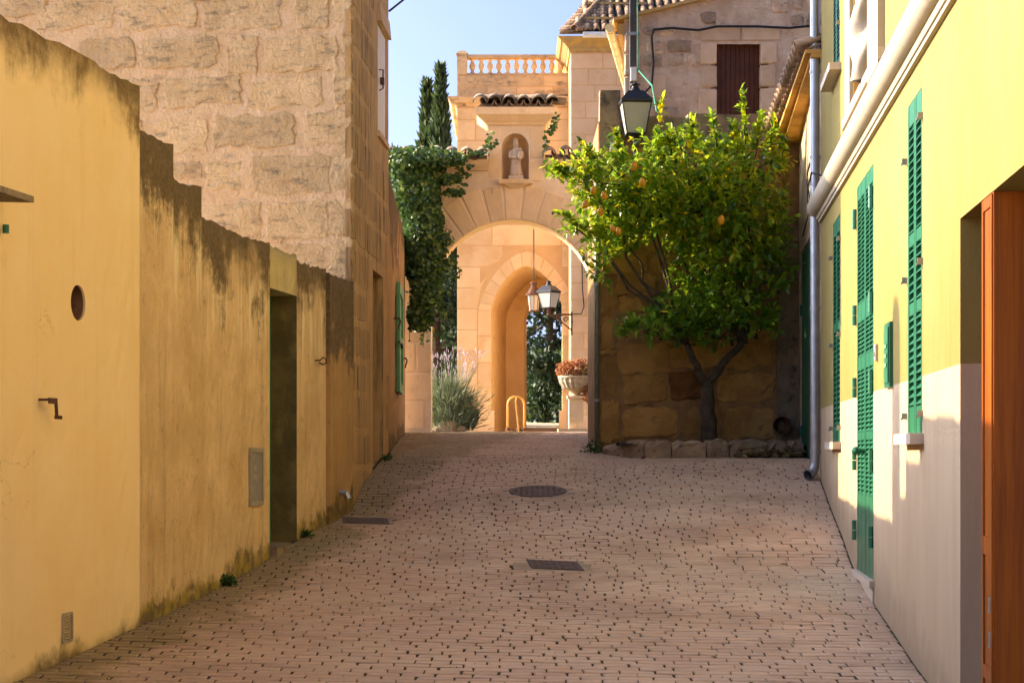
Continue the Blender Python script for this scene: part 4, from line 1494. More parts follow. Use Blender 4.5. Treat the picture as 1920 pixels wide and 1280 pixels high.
while z < 3.4:
    h = R.uniform(.26, .36); x = .98
    while x < 3.05:
        w = R.uniform(.3, .6)
        obj("stone", slab(rough_rect(x + .015, min(x + w, 3.1) - .02, z, z + h - .03, .012, (3, 2), .3), wf, R.uniform(.015, .035), -.05, .025, .006), m_darkstone, terr)
        x += w
    z += h
mb = MB()
rows = [[wf(2.99 + .06 * i, -.1 + 2.75 * k / 12, .06 + R.uniform(-.01, .01)) for i in range(5)] for k in range(13)]
mb.grid(rows)
mb.add([rows[0][0], rows[-1][0], wf(2.99, 2.65, 0), wf(2.99, -.1, 0)], [(0, 1, 2, 3)])
obj("corner_render", mb, m_concrete, terr)
mb = MB()
c = at(1466, 797, WY - .2)
mb.tube([Vector((c.x, WY + .05, c.z)), Vector((c.x, WY - .18, c.z)), Vector((c.x, WY - .24, c.z))], [.07, .085, .10], 16, cap=False)
mb.tube([Vector((c.x, WY + .05, c.z)), Vector((c.x, WY - .24, c.z))], [.05, .075], 16, cap=False)
t = thing("clay_spout", "clay drain pipe jutting from the wall foot by the planter", "pipe", c)
obj("pipe", mb, m_clay, t, True)

# planter kerb and soil
t = thing("planter", "low crumbling stone planter kerb under the lemon tree", "planter", (2.2, 19.5, 0))
KY = 19.42
pts = [(1.02, 20.42), (1.05, 20.05), (1.2, 19.66), (1.42, 19.48), (1.71, KY), (2.08, KY - .01), (2.33, KY + .01), (2.74, KY), (2.95, KY + .01), (3.13, KY)]
for i in range(len(pts) - 1):
    a = Vector((*pts[i], 0)); b = Vector((*pts[i + 1], 0))
    d = (b - a).normalized(); nrm = Vector((d.y, -d.x, 0))
    a2 = a + d * .006; b2 = b - d * .006
    h = (.15 if i > 1 else .10) + R.uniform(-.02, .012)
    mb = MB(); rows = []
    for (p, z) in ((.0, -.15), (.015, h * .5), (.0, h - .02), (-.05, h), (-.2, h + .005), (-.22, -.1)):
        rows.append([a2.lerp(b2, f / 5) + nrm * (p + R.uniform(-.022, .022)) + Vector((0, 0, z + R.uniform(-.016, .012) - (.03 if f in (0, 5) and z > .05 else 0))) for f in range(6)])
    mb.grid(rows)
    mb.add([r_[0] for r_ in rows], [tuple(range(len(rows)))]); mb.add([r_[-1] for r_ in rows], [tuple(range(len(rows)))[::-1]])
    obj("kerb_stone", mb, m_curb, t)
mb = MB()
mb.grid([[Vector((x, y, .08 + .05 * math.sin(x * 4) * math.sin(y * 5) + R.uniform(-.01, .01))) for x in np.linspace(1.15, 3.2, 16)] for y in np.linspace(19.5, 20.52, 9)])
obj("soil", mb, m_soil, t, True)

t = thing("drain_pipe", "thin grey-green drain pipe on the left corner of the brown wall", "pipe", (.96, 20.35, .05))
mb = MB()
mb.tube([(.955, 20.42, .0), (.955, 20.42, 3.3)], .028, 10)
obj("pipe", mb, plain("green_grey_pipe", (.20, .215, .17), .4, .45, metal=.3), t, True)
mb = MB()
for z in (.6, 1.9, 3.0):
    mb.tube([(.955, 20.42, z - .015), (.955, 20.42, z + .015)], .034, 10)
obj("clamps", mb, m_zinc, t)

# ------------------------------------------------------------------ upper house with brown door above the terrace
UY = 23.5
up = thing("upper_house", "rubble stone gable house with a brown boarded door above the terrace", "house", (2.8, UY, 3.4))
uf = lambda x, z, p=0.0: Vector((x, UY - p, z))
UX0, UX1 = 1.45, 5.2
def verge(x): return 5.56 + (x - 1.244) * .24
D0, D1, DT, DB = 2.66, 3.215, 5.335, 3.40
mb = MB()
nn = 30
for i in range(nn):
    a = UX0 + (UX1 - UX0) * i / nn; b = UX0 + (UX1 - UX0) * (i + 1) / nn
    for k in range(16):
        z0 = 3.3 + k * .2; z1 = z0 + .2
        za = min(z0, verge(a)), min(z0, verge(b)); zc = min(z1, verge(a)), min(z1, verge(b))
        xm = (a + b) / 2
        if b > D0 and a < D1 and (z0 + z1) / 2 < DT: continue
        if zc[0] - za[0] < 1e-4 and zc[1] - za[1] < 1e-4: continue
        mb.add([uf(a, za[0]), uf(b, za[1]), uf(b, zc[1]), uf(a, zc[0])], [(0, 1, 2, 3)])
mb.add([uf(UX0, 3.3), uf(UX0, verge(UX0)), uf(UX0 + .61, verge(UX0), -5), uf(UX0 + .61, 3.3, -5)], [(0, 1, 2, 3)])
obj("wall", mb, m_rubblemortar, up)
# door boards
bw = (D1 - D0) / 9
for k in range(9):
    mb = MB()
    mb.box((D0 + k * bw + .003, UY + .12, DB), (D0 + (k + 1) * bw - .003, UY + .15, DT))
    obj("door_board", mb, m_brown, up)
mb = MB()
mb.box((D0 - .02, UY + .152, DB), (D1 + .02, UY + .2, DT))
obj("door_backing", mb, m_brown, up)
# dressed stones round the door
for (x0, x1, z0, z1) in ((D0 - .24, D0 - .005, 4.30, 4.72), (D0 - .20, D0 - .005, 4.74, 5.02), (D0 - .22, D0 - .005, 5.04, 5.33), (D0 - .22, D0 + .30, 5.345, 5.52), (D0 + .32, D1 + .26, 5.345, 5.50),
                         (D1 + .005, D1 + .22, 5.05, 5.33), (D1 + .005, D1 + .20, 4.75, 5.03), (D1 + .005, D1 + .23, 4.30, 4.73),
                         (D0 - .25, D0 - .005, 3.9, 4.28), (D1 + .005, D1 + .22, 3.9, 4.28), (1.46, 1.62, 5.2, 5.45), (1.455, 1.66, 4.9, 5.18), (1.455, 1.60, 4.6, 4.88), (1.455, 1.7, 4.3, 4.58), (1.75, 2.0, 4.6, 4.9)):
    obj("dressed_stone", slab(rough_rect(x0, x1, z0, z1, .005, (3, 2), .1), uf, .022, -.14 if x0 > 2 else -.05, .012, .002), m_dressed, up)
# rubble
z = 4.0; k = 0
while z < 6.2:
    x = 1.68 + R.uniform(0, .1)
    h = R.uniform(.11, .19)
    while x < 4.4:
        w = R.uniform(.12, .34)
        x1 = x + w
        zz = z + R.uniform(-.03, .03)
        if not (x1 > D0 - .26 and x < D1 + .27 and zz < 5.54) and zz + h < verge(x) - .08 and not (x < 2.02 and 4.58 < zz + h and zz < 4.92):
            if R.random() < .95:
                pts = []
                m_ = R.randint(7, 9)
                for q in range(m_):
                    a = 2 * PI * q / m_
                    pts.append((x + w / 2 + w / 2 * max(-1, min(1, 1.35 * math.cos(a))) * R.uniform(.80, 1.05), zz + h / 2 + h / 2 * max(-1, min(1, 1.35 * math.sin(a))) * R.uniform(.8, 1.1)))
                obj("rubble_stone", slab(pts, uf, R.uniform(.008, .035), -.05, .02, R.uniform(-.008, .012)), m_rubble, up)
        x = x1 + R.uniform(.015, .05)
    z += h + .03
mb = MB()     # verge slabs and roof
for i in range(14):
    x0 = 1.31 + i * .30; x1 = x0 + .296
    mb.hexa([uf(x0 + (.06 if i == 0 else 0), verge(x0) + .004, -.5), uf(x1, verge(x1) + .004, -.5), uf(x1, verge(x1) + .004, .10), uf(x0, verge(x0) + .004, .10),
             uf(x0, verge(x0) + .045, -.5), uf(x1, verge(x1) + .045, -.5), uf(x1, verge(x1) + .045, .10), uf(x0, verge(x0) + .045, .10)])
rf = obj("roof_verge", mb, m_ochremortar, up)
mb = MB()
mb.hexa([uf(1.96, verge(1.33) + .02, -5), uf(5.2, verge(5.2) + .02, -5), uf(5.2, verge(5.2) + .02, -.51), uf(1.40, verge(1.33) + .02, -.51), uf(1.96, verge(1.33) + .05, -5), uf(5.2, verge(5.2) + .05, -5), uf(5.2, verge(5.2) + .05, -.51), uf(1.40, verge(1.33) + .05, -.51)])
obj("roof", mb, m_tilegrey, up)
mb = MB()     # eave board and gutter running back along its left side
e0 = Vector((1.262, UY - .05, 5.50)); e1 = Vector((1.262 + .55, UY + 4.5, 5.50))
mb.tube([e0.lerp(e1, k / 8) for k in range(9)], .058, 12)
for k in range(10):
    p = e0.lerp(e1, .02 + k * .1)
    mb.tube([p, p + (e1 - e0).normalized() * .012], .064, 12)
obj("gutter", mb, m_gutter, up, False)
mb = MB()
mb.hexa([Vector((1.36, UY - .02, 5.42)), Vector((1.449, UY - .02, 5.42)), Vector((1.999, UY + 4.5, 5.42)), Vector((1.91, UY + 4.5, 5.42)),
         Vector((1.36, UY - .02, 5.56)), Vector((1.449, UY - .02, 5.56)), Vector((1.999, UY + 4.5, 5.56)), Vector((1.91, UY + 4.5, 5.56))])
obj("eave_board", mb, m_ochremortar, up)

# pole and cables on that wall
t = thing("utility_pole", "dark square pole with steel clamps and switch box above the lantern", "pole", (1.57, 23.35, 3.4))
q0 = at(1187, 0, 23.3)
mb = MB()
mb.box((q0.x - .041, 23.28, 3.4), (q0.x + .041, 23.36, 7.2))
obj("post", mb, m_pole, t)
for py in (65, 133):
    z = (HY - py) / F * 23.3
    mb = MB()
    mb.box((q0.x - .085, 23.262, z - .018), (q0.x + .085, 23.279, z + .018))
    mb.box((q0.x - .05, 23.25, z - .022), (q0.x + .05, 23.262, z + .022))
    obj("clamp", mb, m_steel, t)
z = (HY - 142) / F * 23.3
mb = MB()
mb.box((q0.x - .036, 23.18, z - .085), (q0.x + .036, 23.249, z + .085))
obj("switch_box", mb, m_gutterwhite, t)
mb = MB()
mb.tube([(q0.x + .06, 23.3, 7.2), (q0.x + .055, 23.26, 5.8), (q0.x + .06, 23.2, 4.9), (q0.x + .16, 22.2, 4.5), (q0.x + .12, 21, 3.95)], .010, 6)
tag(obj("green_wire", mb, plain("green_wire_skin", (.02, .22, .12), .5, .4)), "thin green wire running down beside the dark square pole", "cable")
mb = MB()
pts = [(1205, 178), (1222, 160), (1225, 120), (1222, 70), (1226, 56), (1260, 53), (1310, 57), (1345, 50), (1420, 50), (1480, 53), (1530, 48)]
mb.tube([at(a, b, 23.42) for a, b in pts], .016, 6)
tag(obj("wall_cable", mb, m_cable, None, True), "black cable strung over the brown door on the rubble wall", "cable")
mb = MB()
a = hs(19.9, 4.85, .02); b = Vector((1.6, 24, 9.2))
mb.tube([a.lerp(b, k / 8) - Vector((0, 0, .25 * math.sin(PI * k / 8))) for k in range(9)], .012, 6)
tag(obj("overhead_cable", mb, m_cable), "black overhead cable leaving the corner of the stone house", "cable")

# ------------------------------------------------------------------ old house on the right with tiled eave
old = thing("old_house", "old plaster house wall with projecting clay tile eave on the right", "house", (3.1, 19, 0))
rw = lambda y, z, p=0.0: Vector((right_x(y), y, z)) + Vector((-.9957, .0931, 0)) * p
m_oldplaster = surf("old_cream_plaster", (.56, .43, .275), (.48, .345, .205), 3, 0, .93, .6, 40, .015,
                    layers=[((.20, .15, .09), (6, 6, 3), .56, .74, .6), ((.64, .53, .38), (4, 4, 3), .58, .74, .5)])
mb = MB()
OD0, OD1, ODZ = 18.46, 20.3, 2.24
for (a, b, c, d) in ((17.262, OD0, -1, ODZ), (OD1, 20.5, -1, ODZ), (17.262, 20.5, ODZ, 3.52)):
    ni = max(2, int((b - a) / .2)); nk = max(2, int((d - c) / .2))
    mb.grid([[rw(a + (b - a) * i / ni, c + (d - c) * k / nk, R.uniform(-.008, .008) if 0 < i < ni and 0 < k < nk else 0) for i in range(ni + 1)] for k in range(nk + 1)])
for u, v in (((OD0, -1), (OD0, ODZ)), ((OD0, ODZ), (OD1, ODZ)), ((OD1, ODZ), (OD1, -1))):
    mb.add([rw(u[0], u[1]), rw(v[0], v[1]), rw(v[0], v[1], -.12), rw(u[0], u[1], -.12)], [(0, 1, 2, 3)])
obj("wall", mb, m_oldplaster, old)
for i in range(2):
    a = OD0 + .01 + i * (OD1 - OD0) / 2; b = a + (OD1 - OD0) / 2 - .012
    mb = MB()
    mb.hexa([rw(a, -.3, -.07), rw(b, -.3, -.07), rw(b, -.3, -.015), rw(a, -.3, -.015), rw(a, ODZ - .01, -.07), rw(b, ODZ - .01, -.07), rw(b, ODZ - .01, -.015), rw(a, ODZ - .01, -.015)])
    dl = obj("door_leaf", mb, m_greendoor, old)
    for z in (.25, 1.6):
        mb = MB()
        yy = a + .02 if i == 0 else b - .02
        mb.tube([rw(yy, z - .06, -.005), rw(yy, z + .06, -.005)], .014, 8)
        obj("hinge", mb, m_green, dl)
ed = lambda y: float(np.interp(y, [17.3, 20.5], [3.93, 3.66]))      # eave height
mb = MB()
for (p0, p1, dz0, dz1) in ((-.3, .16, -.16, -.12), (-.3, .25, -.118, -.08)):
    q = [rw(17.275, ed(17.275) + dz0, p0), rw(20.5, ed(20.5) + dz0, p0), rw(20.5, ed(20.5) + dz0, p1 + .02), rw(17.275, ed(17.275) + dz0, p1 * .6)]
    q2 = [v + Vector((0, 0, dz1 - dz0)) for v in q]
    mb.hexa(q + q2)
obj("eave_course", mb, m_tileorange, old)
mb = MB()
q = [rw(17.275, 3.5, -.3), rw(20.5, 3.5, -.3), rw(20.5, 3.5, -.0), rw(17.275, 3.5, -.0)]
mb.hexa(q + [rw(17.275, ed(17.275) - .161, -.3), rw(20.5, ed(20.5) - .161, -.3), rw(20.5, ed(20.5) - .161, .004), rw(17.275, ed(17.275) - .161, .004)])
obj("wall_head", mb, m_oldplaster, old)
k = 0
y = 17.36
while y < 20.5:
    ov = .13 + .16 * (y - 17.3) / 3.2
    o = rw(y, ed(y) - .05, ov + .10)
    put_tile(tile_a, m_tile, old, o, Vector((.9957, -.0931, .30 + R.uniform(-.03, .03))), (0, 1, 0), UP)
    put_tile(tile_a, m_tile, old, rw(y + .09, ed(y) + .005, ov + .06), Vector((.9957, -.0931, .30)), (0, 1, 0), -UP)
    put_tile(tile_a, m_tile, old, o + Vector((.36, 0, .125)), Vector((.9957, -.0931, .30)), (0, 1, 0), UP)
    y += .18; k += 1
mb = MB()
mb.hexa([rw(17.28, ed(17.28) - .075, .12), rw(20.5, ed(20.5) - .075, .24), rw(20.5, ed(20.5) + .9, -2.8), rw(17.28, ed(17.28) + .9, -2.8), rw(17.28, ed(17.28) - .06, .12), rw(20.5, ed(20.5) - .06, .24), rw(20.5, ed(20.5) + .92, -2.8), rw(17.28, ed(17.28) + .92, -2.8)])
obj("roof", mb, m_tile, old)
mb = MB()
pts = [(1516, 265), (1512, 300), (1495, 330), (1498, 320), (1490, 345)]
mb.tube([rw(17.7, 3.3, .02), rw(17.8, 3.0, .03), rw(18.4, 2.85, .05), rw(18.5, 2.75, .05), rw(18.2, 2.5, .03), rw(19.6, 2.35, .02)], .009, 6)
tag(obj("loose_wire", mb, m_cable, None, True), "loose black wire looping on the old plaster wall near the downpipe", "cable")

# ------------------------------------------------------------------ yellow house on the right
yh = thing("yellow_house", "yellow and cream rendered house with green shutters along the right side", "house", (right_x(12), 12, -1.1))


def wbox(mb, y0, y1, p0, p1, z0, z1):
    mb.hexa([rw(y0, z0, p0), rw(y1, z0, p0), rw(y1, z0, p1), rw(y0, z0, p1), rw(y0, z1, p0), rw(y1, z1, p0), rw(y1, z1, p1), rw(y0, z1, p1)])


GAR0, GAR1, GARZ = 6.2, 8.655, 1.12
WA = (10.02, 10.66, .115, 2.03)
DR = (12.56, 13.74, -.875, 2.01)
WB = (15.2, 15.92, .10, 2.01)
WU = (15.26, 15.92, 3.26, 4.9)
WD = (11.86, 14.04, 2.66, 5.0)
ops = [(GAR0, GAR1, -1.7, GARZ, .9), (*WA, .10), (*DR, .12), (*WB, .10), (*WU, .10), (*WD, .22)]
ysb = sorted(set([4.0, 17.26] + [v for o in ops for v in o[:2]]))
zsb = sorted(set([-1.7, 6.2] + [v for o in ops for v in o[2:4]]))
mb = MB()
for i in range(len(ysb) - 1):
    for k in range(len(zsb) - 1):
        ym, zm = (ysb[i] + ysb[i + 1]) / 2, (zsb[k] + zsb[k + 1]) / 2
        if any(o[0] < ym < o[1] and o[2] < zm < o[3] for o in ops): continue
        mb.add([rw(ysb[i], zsb[k]), rw(ysb[i + 1], zsb[k]), rw(ysb[i + 1], zsb[k + 1]), rw(ysb[i], zsb[k + 1])], [(0, 3, 2, 1)])
for (a, b, c, d, dep) in ops:
    q = [(a, c), (b, c), (b, d), (a, d)]
    for i in range(4):
        u, v = q[i], q[(i + 1) % 4]
        mb.add([rw(u[0], u[1]), rw(v[0], v[1]), rw(v[0], v[1], -dep), rw(u[0], u[1], -dep)], [(0, 1, 2, 3)])
    if dep < .3:
        mb.add([rw(a, c, -dep), rw(b, c, -dep), rw(b, d, -dep), rw(a, d, -dep)], [(0, 3, 2, 1)])
mb.add([rw(17.26, -1.7), rw(17.26, 6.2), rw(17.26, 6.2, -4), rw(17.26, -1.7, -4)], [(0, 1, 2, 3)])
mb.add([rw(4, 6.2), rw(17.26, 6.2), rw(17.26, 6.2, -4), rw(4, 6.2, -4)], [(0, 1, 2, 3)])
obj("wall", mb, m_house, yh)
mb = MB()     # inside of the garage
mb.add([rw(4.5, -1.7, -3), rw(10, -1.7, -3), rw(10, 1.6, -3), rw(4.5, 1.6, -3)], [(0, 1, 2, 3)])
mb.add([rw(GAR1, -1.7, -.9), rw(GAR1, GARZ, -.9), rw(10, 1.6, -3), rw(10, -1.7, -3)], [(0, 1, 2, 3)])
mb.add([rw(GAR0, GARZ, -.9), rw(GAR1, GARZ, -.9), rw(10, 1.6, -3), rw(4.5, 1.6, -3)], [(0, 1, 2, 3)])
obj("garage_lining", mb, m_cream, yh)


def sweep(prof, y0, y1, name, mat, n=2, smooth=False):
    mb = MB()
    rows = [[rw(y0 + (y1 - y0) * k / n, z, p) for p, z in prof] for k in range(n + 1)]
    mb.grid(rows)
    mb.add(rows[0], [tuple(range(len(prof)))]); mb.add(rows[-1], [tuple(range(len(prof)))[::-1]])
    return obj(name, mb, mat, yh, smooth)


# string course: two fillets under a fat roll; the roll made in lengths
sweep([(-.02, 2.195), (.028, 2.195), (.028, 2.222), (-.02, 2.222)], 4.0, 17.30, "fillet", m_cream)
sweep([(-.02, 2.2225), (.040, 2.2225), (.052, 2.246), (-.02, 2.246)], 4.0, 17.31, "fillet", m_cream)
roll = [(-.02, 2.2465)] + [(.050 + .082 * math.cos(a), 2.345 + .092 * math.sin(a)) for a in np.linspace(-PI / 2 * .98, PI / 2, 14)] + [(-.02, 2.437)]
y = 4.0
while y < 17.3:
    y1 = min(y + 1.02, 17.33)
    sweep(roll, y, y1 - .004, "roll_moulding", m_cream, 2, True)
    y = y1


def shutter(name, box, cols, rails, pitch, parent, dep=.035, leafgap=.004, stile=.045):
    """louvred leaves: box (y0,y1,z0,z1) in the wall, cols = panels across per leaf, rails = list of (z0,z1) solid bands"""
    y0, y1, z0, z1 = box
    half = (y1 - y0) / 2
    slat_cache = {}
    for L in range(2):
        a = y0 + .006 + L * half; b = a + half - .012
        fr = MB()
        wbox(fr, a, a + stile, -dep, .0, z0, z1); wbox(fr, b - stile, b, -dep, .0, z0, z1)
        inner = (b - a - 2 * stile)
        edges = [a + stile]
        if cols == 2:
            c = a + stile + inner / 2
            wbox(fr, c - stile * .4, c + stile * .4, -dep, -.001, z0, z1)
            spans = [(a + stile, c - stile * .4), (c + stile * .4, b - stile)]
        else:
            spans = [(a + stile, b - stile)]
        for r0, r1 in rails:
            for s0, s1 in spans:
                wbox(fr, s0, s1, -dep, -.002, r0, r1)
        leaf = obj("leaf_frame", fr, m_green, parent)
        gaps = []
        rr = sorted(rails)
        for i in range(len(rr) - 1):
            gaps.append((rr[i][1], rr[i + 1][0]))
        for s0, s1 in spans:
            key = round(s1 - s0, 4)
            for g0, g1 in gaps:
                n = max(1, int(round((g1 - g0) / pitch)))
                st = (g1 - g0) / n
                # one slat: leans out and down
                ym = (s0 + s1) / 2
                if key not in slat_cache:
                    sl = MB()
                    w = (s1 - s0) / 2 - .001
                    o_ = rw(10, 0); ax = (rw(11, 0) - rw(10, 0)).normalized(); nn_ = Vector((-.9957, .0931, 0))
                    V = []
                    for sy in (-w, w):
                        for (p, z) in ((-.030, .017), (-.001, -.013), (-.001, -.006), (-.030, .024)):
                            V.append(ax * sy + nn_ * p + Vector((0, 0, z)))
                    sl.add(V, [(0, 1, 2, 3), (7, 6, 5, 4), (0, 4, 5, 1), (1, 5, 6, 2), (2, 6, 7, 3), (3, 7, 4, 0)])
                    slat_cache[key] = sl.mesh("slat")
                for i in range(n):
                    o = link("slat", slat_cache[key], m_green, leaf)
                    o.location = rw(ym, g0 + st * (i + .5), 0)
        # dark room behind the slats
    bk = MB()
    bk.add([rw(y0, z0, -.085), rw(y1, z0, -.085), rw(y1, z1, -.085), rw(y0, z1, -.085)], [(0, 3, 2, 1)])
    obj("shutter_backing", bk, m_greendoor, parent)


def bracket(y, z, parent):
    mb = MB()
    wbox(mb, y - .010, y + .010, -.0, .030, z - .018, z + .018)
    wbox(mb, y - .012, y + .012, .0305, .036, z - .024, z - .010)
    obj("shutter_stop", mb, m_steel, parent)


s1 = thing("louvred_shutter", "tall green louvred window shutters nearest the garage doorway", "shutter", rw(10.3, .1))
shutter("a", WA, 1, [(WA[2], .27), (1.20, 1.27), (.80, .87), (1.90, 2.03)], .044, s1)
for y, z in ((10.70, 1.72), (10.0, 1.86), (10.70, 1.02), (10.0, 1.06), (10.70, .22), (10.0, .22)):
    bracket(y, z, s1)
s2 = thing("louvred_shutter", "narrow green louvred window shutters beside the zinc downpipe", "shutter", rw(15.5, .1))
shutter("b", WB, 1, [(WB[2], .24), (1.05, 1.13), (1.88, 2.01)], .044, s2)
for y, z in ((15.97, 1.72), (15.17, 1.80), (15.97, .95), (15.17, 1.0), (15.97, .22), (15.17, .22)):
    bracket(y, z, s2)
s3 = thing("louvred_shutter", "green louvred shutters on the upper floor next to the carved window", "shutter", rw(15.5, 3.3))
shutter("c", WU, 1, [(WU[2], 3.34), (4.1, 4.2), (4.78, 4.9)], .044, s3)
bracket(15.24, 3.62, s3)
mb = MB()
mb.tube([rw(15.95, 3.30, 0), rw(15.95, 3.30, .05), rw(15.99, 3.28, .055)], .010, 6)
obj("hook", mb, m_black, s3)
d1 = thing("louvred_door", "tall green louvred double door with a stone step", "door", rw(13.1, -.87))
shutter("d", DR, 2, [(DR[2], -.30), (.10, .16), (.62, .72), (.98, 1.12), (1.90, 2.01)], .034, d1)
for z in (1.78, 1.05, .50, -.05, -.58):
    for y in (13.80, 12.60):
        mb = MB()
        mb.tube([rw(y, z - .075, .012), rw(y, z - .002, .012)], .022, 8)
        mb.tube([rw(y, z + .002, .012), rw(y, z + .075, .012)], .022, 8)
        obj("hinge", mb, m_green, d1)
mb = MB()
mb.tube([rw(13.15, .02, .0), rw(13.15, .02, .05)], .016, 8)
mb.lathe([(.012, -.03), (.03, -.015), (.034, 0), (.03, .015), (.012, .03)], rw(13.15, .02, .065), 10)
obj("knob", mb, m_green, d1)
mb = MB()
wbox(mb, 12.50, 13.82, -.10, .035, -.925, -.877)
obj("doorstep", mb, m_sillstone, yh)
mb = MB()
wbox(mb, 12.52, 13.80, .001, .012, -1.5, -.927)
obj("step_riser", mb, m_sillstone, yh)
for (y0, y1, z, pr_) in ((9.96, 10.72, .113, .075), (15.12, 15.99, .098, .07), (15.10, 16.05, 3.258, .10)):
    mb = MB()
    wbox(mb, y0, y1, -.09, pr_, z - .06, z)
    obj("sill", mb, m_sillstone, yh)
# carved upper window: surround, jamb, twisted half column, capital
mb = MB()
mb.hexa([rw(14.038, 2.66, -.215), rw(14.038, 2.66, -.002), rw(14.028, 2.66, -.002), rw(14.028, 2.66, -.215), rw(14.038, 4.99, -.215), rw(14.038, 4.99, -.002), rw(14.028, 4.99, -.002), rw(14.028, 4.99, -.215)])
obj("window_jamb", mb, plain("ochre_jamb_paint", (.50, .27, .09), .8, .2), yh)
mb = MB()
wbox(mb, 14.06, 14.46, .001, .03, 2.66, 5.0)
obj("surround", mb, m_cream, yh)
mb = MB()
wbox(mb, 11.86, 12.52, .001, .048, 2.55, 5.0)
obj("surround", mb, m_cream, yh)
mb = MB()
wbox(mb, 11.84, 14.52, -.05, .05, 2.58, 2.655)
obj("window_sill", mb, m_sillstone, yh)
mb = MB()
n = 14; rows = []
for k in range(90):
    z = 2.66 + 2.0 * k / 89
    base = rw(12.98, 0, -.015)
    rr = []
    for j in range(n + 1):
        a = 2 * PI * j / n
        ph = 3 * a - z * 15
        r_ = .115 + .030 * math.sin(ph)
        swell = 1 + .16 * math.sin((z - 2.66) * 6.2)
        q = base + Vector((math.cos(a), math.sin(a), 0)) * r_ * swell
        q.z = z
        rr.append(q)
    rows.append(rr)
mb.grid(rows)
obj("twisted_column", mb, m_cream, yh, True)
mb = MB()
bc = rw(12.98, 0, -.015)
mb.lathe([(.12, 0), (.15, .03), (.12, .07), (.16, .12), (.18, .2), (.15, .24), (.2, .32), (.22, .4)], (bc.x, bc.y, 4.62), 16)
obj("capital", mb, m_cream, yh, True)
# fuse box, bell, small niche frame
t = thing("fuse_box", "small green fuse box door on the cream and yellow wall", "fuse box", rw(11.5, .45))
mb = MB()
wbox(mb, 11.40, 11.70, .001, .022, .42, .83)
bx = obj("frame", mb, m_green, t)
mb = MB()
wbox(mb, 11.43, 11.67, .0225, .030, .45, .80)
dr_ = obj("door", mb, m_greendoor, t)
for z in (.56, .62, .68):
    mb = MB()
    wbox(mb, 11.47, 11.60, .0305, .037, z - .012, z + .012)
    obj("vent_slat", mb, m_greenlight, dr_)
t = thing("door_bell", "small cream bell plate beside the green louvred door", "door bell", rw(12.3, .7))
mb = MB()
wbox(mb, 12.27, 12.34, .001, .02, .63, .74)
obj("plate", mb, m_sillstone, t)
mb = MB()
wbox(mb, 12.29, 12.32, .0205, .027, .66, .69)
obj("button", mb, m_steel, t)
mb = MB()
gj = lambda x, z, p=0.0: rw(GAR1, z, -x) + Vector((0, -p, 0))
for (a, b, c, d) in ((.115, .135, .25, .48), (.135, .25, .25, .27), (.135, .25, .46, .48)):
    mb.hexa([gj(a, c), gj(b, c), gj(b, c, .015), gj(a, c, .015), gj(a, d), gj(b, d), gj(b, d, .015), gj(a, d, .015)])
obj("jamb_box", mb, m_sillstone, yh)
# folded wooden garage leaf
t = thing("garage_leaf", "varnished wooden garage door leaf folded into the doorway at the right edge", "door", rw(7.85, -1.3))
GL0, GL1 = 7.735, 8.005
mb = MB()
wbox(mb, GL0, GL1, -.95, -.002, -1.36, GARZ - .003)
body = obj("leaf", mb, m_wood, t)
mb = MB()
wbox(mb, GL0 + .012, GL0 + .04, -.001, .006, -1.3, GARZ - .01)
wbox(mb, GL1 - .04, GL1 - .006, -.001, .006, -1.3, GARZ - .01)
for z0, z1 in ((-1.30, -1.2), (-.44, -.36), (-.98, -.92), (GARZ - .06, GARZ - .01)):
    wbox(mb, GL0 + .041, GL1 - .041, -.001, .005, z0, z1)
obj("panel_moulding", mb, m_wood, t)
for z in (-.65, -.8):
    mb = MB()
    mb.tube([rw(GL0 + .06, z - .035, .005), rw(GL0 + .06, z + .035, .005)], .008, 8)
    obj("hinge", mb, m_steel, t)

# zinc downpipe at its far corner
t = thing("downpipe", "zinc rainwater downpipe with a kicked-out foot on the house corner", "pipe", rw(17.3, -.3, .06))
cx = rw(17.34, 0, .055)
mb = MB()
gzp = gz(cx.x - .1, 17.3)
mb.tube([(cx.x, cx.y, 6.1), (cx.x, cx.y, gzp + .17), (cx.x - .008, cx.y - .004, gzp + .11), (cx.x - .035, cx.y - .03, gzp + .06), (cx.x - .08, cx.y - .07, gzp + .045)], [.046, .046, .046, .048, .05], 16, cap=False)
mb.tube([(cx.x - .03, cx.y - .026, gzp + .065), (cx.x - .08, cx.y - .07, gzp + .045)], [.044, .046], 16, cap=False)
obj("pipe", mb, m_zinc, t, True)
for py in (135, 295, 345, 578, 848):
    z = (HY - py) / F * 17.34
    mb = MB()
    mb.tube([(cx.x, cx.y, z - .012), (cx.x, cx.y, z + .012)], .052, 16)
    mb.tube([(cx.x + .03, cx.y, z), (cx.x + .09, cx.y, z)], .008, 6)
    obj("pipe_clip", mb, m_zinc, t)
mb = MB()
mb.tube([rw(17.1, 2.62, .01), rw(17.3, 2.68, .09), rw(17.35, 2.55, .12), rw(17.32, 2.42, .13), rw(17.2, 2.36, .12)], .008, 6)
tag(obj("dangling_wire", mb, m_cable, None, True), "short black wire curling behind the end of the cream moulding", "cable")


# unseen chimney, added to cast the round-topped shadow strip on the yellow house
t = thing("shadow_chimney", "unseen round-capped chimney added to cast a shadow on the yellow house", "chimney", (-6.0, 14.1, -1))
p0 = rw(11.25, .95)
tt = 9.2
pc = Vector((p0.x - LX * tt, p0.y - LY * tt, 0))
zt = p0.z + tt * math.tan(SUN_EL)
mb = MB()
mb.lathe([(.21, -1.5 - zt), (.21, -.25), (.19, -.12), (.14, -.04), (.04, 0)], (pc.x, pc.y, zt), 20)
obj("shaft", mb, m_yellowwall, t, True)

